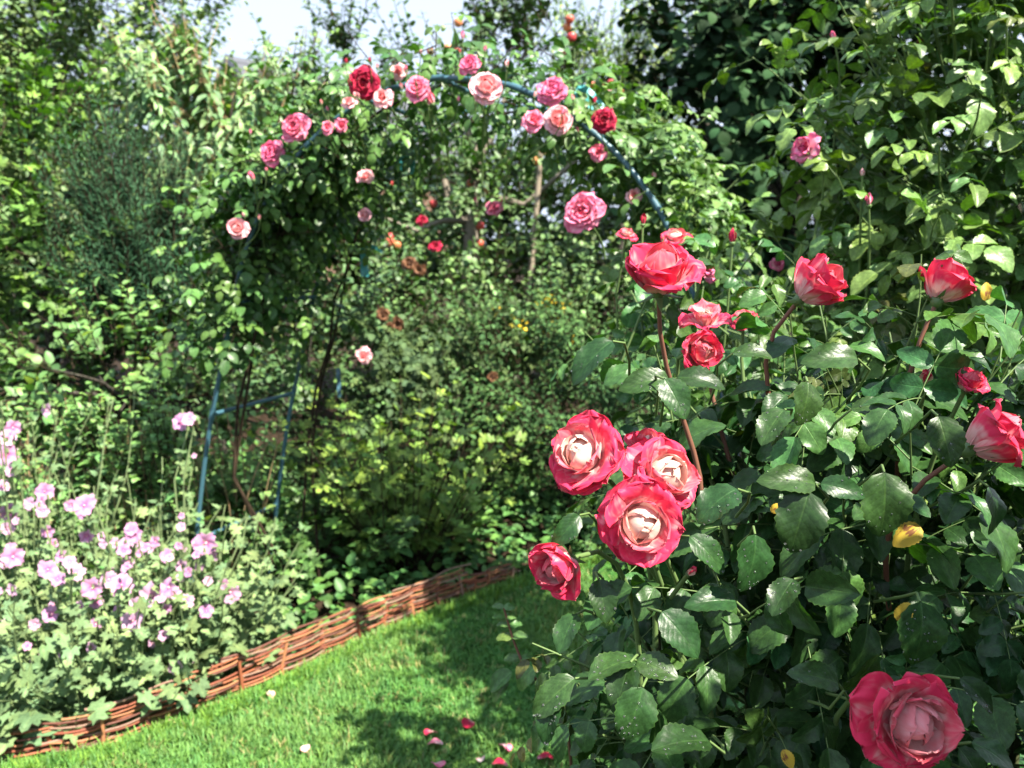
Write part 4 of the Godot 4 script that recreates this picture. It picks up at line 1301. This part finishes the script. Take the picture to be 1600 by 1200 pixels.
	rose_bush(nb, Vector3(0.98, 1.12, -0.38), Vector3(0.40, 1.0, 0.34), 9, 300, 0.25, lo, 0, lm.mid, 0.15)


func front_leaves(o: Node3D) -> void:
	# the leaves that stand out in front: [foot x, y, tip x, y, distance, width kind]
	var hand := [[957, 533, 886, 577, 1.0, 2], [1038, 592, 1074, 646, 0.97, 0], [1058, 590, 1134, 586, 0.99, 2], [1045, 592, 976, 592, 1.0, 2], [1262, 597, 1268, 660, 0.98, 1], [1152, 764, 1088, 792, 0.92, 1], [1078, 838, 1142, 886, 0.90, 2], [1264, 768, 1238, 860, 0.90, 1], [1382, 738, 1392, 840, 0.91, 1], [1466, 650, 1492, 724, 0.92, 0], [1180, 835, 1187, 928, 0.89, 1], [1438, 940, 1452, 1046, 0.86, 1], [985, 1035, 958, 1108, 0.87, 0], [990, 1030, 922, 1042, 0.88, 0], [995, 1032, 1056, 1050, 0.88, 0], [1034, 956, 1096, 1020, 0.88, 0], [1004, 1074, 984, 1164, 0.85, 1], [1108, 1158, 1028, 1150, 0.84, 0], [898, 1060, 828, 1112, 0.90, 2], [1274, 756, 1204, 736, 0.91, 2], [1282, 756, 1356, 766, 0.91, 2], [1518, 1160, 1604, 1192, 0.80, 1], [1500, 1060, 1568, 1106, 0.86, 2], [1310, 1068, 1256, 1040, 0.88, 2], [1320, 1078, 1380, 1042, 0.87, 0], [870, 1090, 838, 1160, 0.90, 2], [900, 960, 868, 1012, 0.93, 0], [936, 905, 950, 968, 0.92, 0], [1225, 640, 1188, 682, 0.97, 0], [1330, 640, 1392, 622, 1.0, 2], [1150, 940, 1085, 928, 0.90, 2], [1545, 760, 1580, 830, 0.92, 1], [1240, 905, 1205, 950, 0.90, 0], [1340, 560, 1270, 548, 1.02, 2], [1145, 552, 1205, 540, 1.05, 2], [905, 805, 868, 850, 0.95, 2]]
	var front := Geo.new()
	var drops := Bag.new()
	var greens := []
	for k in 5:
		var m: StandardMaterial3D = lm.rose.duplicate()
		m.vertex_color_use_as_albedo = false
		m.albedo_color = (Color(0.028, 0.086, 0.024).lerp(Color(0.09, 0.16, 0.035), k * 0.10) * ri(0.7, 1.15)).linear_to_srgb()
		m.albedo_color.a = 1.0
		greens.append(m)
	for k in hand.size():
		var q: Array = hand[k]
		var a := at(q[0], q[1], q[4] + 0.012)
		var b := at(q[2], q[3], q[4] - 0.012)
		var f := frame(b - a, Vector3(ri(-0.6, 0.6), 0.65, ri(0.2, 0.9))).scaled_local(Vector3.ONE * a.distance_to(b) * 1.06)
		var t := Transform3D(f, a - o.position)
		var me: ArrayMesh = lm.near[[0, 1, 4][q[5]]]
		part("front_leaf" if k == 0 else "front_leaf_%03d" % k, me, greens[k % 5], o, t)
		var back := a - o.position - f.y.normalized() * 0.02 - Vector3(0, 0.012, 0)
		front.tube([a - o.position, back, back + Vector3(0.015, -0.03, -0.06), back + Vector3(0.03, -0.08, -0.16)], 0.0014, 0.0022, 5)
		var arr := me.surface_get_arrays(0)
		var vs: PackedVector3Array = arr[Mesh.ARRAY_VERTEX]
		var ids: PackedInt32Array = arr[Mesh.ARRAY_INDEX]
		for d in int(ri(0, 26)):
			var tri := 3 * rng.randi_range(0, ids.size() / 3 - 1)
			var w0 := ri(0, 1)
			var w1 := ri(0, 1 - w0)
			var p := vs[ids[tri]] * w0 + vs[ids[tri + 1]] * w1 + vs[ids[tri + 2]] * (1.0 - w0 - w1)
			if absf(p.x) > 0.26 or p.y < 0.12 or p.y > 0.85:
				continue
			drops.add(Transform3D(f.orthonormalized().scaled_local(Vector3(1, 1, 0.55) * ri(0.0006, 0.0017)), t * p), Color.WHITE)
	part("leaf_stalks", front.mesh(), bark.green, o)
	var ball_m := SphereMesh.new()
	ball_m.radius = 1.0
	ball_m.height = 2.0
	ball_m.radial_segments = 10
	ball_m.rings = 6
	var water := StandardMaterial3D.new()
	water.albedo_color = Color(1, 1, 1, 0.04)
	water.roughness = 0.02
	water.refraction_enabled = true
	water.refraction_scale = 0.033
	place(o, drops, [ball_m], water, 0, "drop", "raindrops")
	# yellowing leaves
	var old := petal_mat(Color(0.16, 0.06, 0.02), Color(0.40, 0.28, 0.03), 0.0, 0.4, 0.9, 71)
	var olds := [[1438, 822, 1388, 858, 0.95], [1402, 970, 1432, 938, 0.87], [1222, 1172, 1246, 1210, 0.86], [1205, 800, 1225, 785, 1.0], [1540, 470, 1545, 430, 1.4]]
	for k in olds.size():
		var q: Array = olds[k]
		var a := at(q[0], q[1], q[4])
		var b := at(q[2], q[3], q[4] - 0.01)
		var y := part("yellow_leaf" if k == 0 else "yellow_leaf_%03d" % k, lm.near[k % 5], old, o, Transform3D(frame(b - a, Vector3(ri(-0.4, 0.4), 0.5, 0.8)).scaled_local(Vector3.ONE * a.distance_to(b) * 0.8), a - o.position))
		y.set_meta("label", "yellow and brown dying leaf among the dark green ones")


func build_small() -> void:
	var o := thing("rose_shoot", "young reddish rose shoot standing before the lawn", "shoot", Vector3(0.12, 0, -1.75))
	var g := Geo.new()
	var bag := Bag.new()
	var a := at(885, 1115, 1.6) - o.position
	var pts := [Vector3(0, -0.03, 0), Vector3(0.02, 0.35, 0.05), a, at(818, 1040, 1.62) - o.position, at(802, 1000, 1.62) - o.position, at(787, 950, 1.62) - o.position]
	g.tube(pts, 0.004, 0.002, 6)
	var lo := {"base": Color(0.09, 0.17, 0.05), "hang": 0.1}
	for q in [[787, 950, 0.026], [789, 965, 0.026], [795, 978, 0.03], [800, 996, 0.034], [812, 1030, 0.036], [840, 1065, 0.04]]:
		for s in [-1.0, 1.0]:
			bag.add(Transform3D(frame(Vector3(s, 0.25, ri(-0.3, 0.3)), Vector3(0, 1, 0.4)).scaled_local(Vector3.ONE * q[2]), at(q[0], q[1], 1.62) - o.position), tint(Color(0.10, 0.16, 0.045), 0.2, 0.4))
	for q in [[770, 1060], [805, 1055], [765, 1075]]:
		bag.add(Transform3D(frame(Vector3(-0.7, -0.5, 0.1), Vector3(0, 1, 0.5)).scaled_local(Vector3.ONE * 0.06), at(q[0] + 30, q[1] - 10, 1.6) - o.position), tint(Color(0.08, 0.16, 0.045), 0.2))
	part("stem", g.mesh(), bark.red, o)
	place(o, bag, lm.near, lm.rose, 30)
	# fallen petals
	var falls := [[738, 1127, "deep", "red petal lying farthest back on the lawn"], [683, 1145, "red", "bright red petal lying in the sunny grass"], [692, 1163, "pink", "pink petal lying beside a bright red one"], [780, 1163, "pink", "pink petal near the foot of the rose shoot"], [678, 1192, "pink", "crumpled pink petals at the lawn's near edge"], [793, 1196, "deep", "dark red petal at the bottom of the picture"], [478, 1164, "pale", "white petal standing in the sunlit grass"], [752, 1190, "pale", "pale petal between two red ones at the bottom"], [418, 1080, "pale", "peach petal at the foot of the willow edging"], [840, 1185, "deep", "red petal under the front rose bush leaves"]]
	var pm := petal(1.0, 0.5, 75, 95, 20, 0.7, 0.0, 0.12, 3, 6, 6)
	for q in falls:
		var cy: float = (600.0 - q[1]) / 1287.0
		var d := (1.55 - 0.035) / -(cy * cos(PITCH) - sin(PITCH))
		var t := thing("fallen_petal", q[3], "petal", at(q[0], q[1], d), "rose petals fallen on the lawn")
		part("blade", pm, bits[q[2]][1 if q[2] != "red" else 2], t, Transform3D(Basis.from_euler(Vector3(ri(-0.4, 0.4), ri(0, TAU), ri(-0.4, 0.4))).scaled(Vector3.ONE * (0.034 if q[2] == "pale" else 0.05)), Vector3.ZERO))
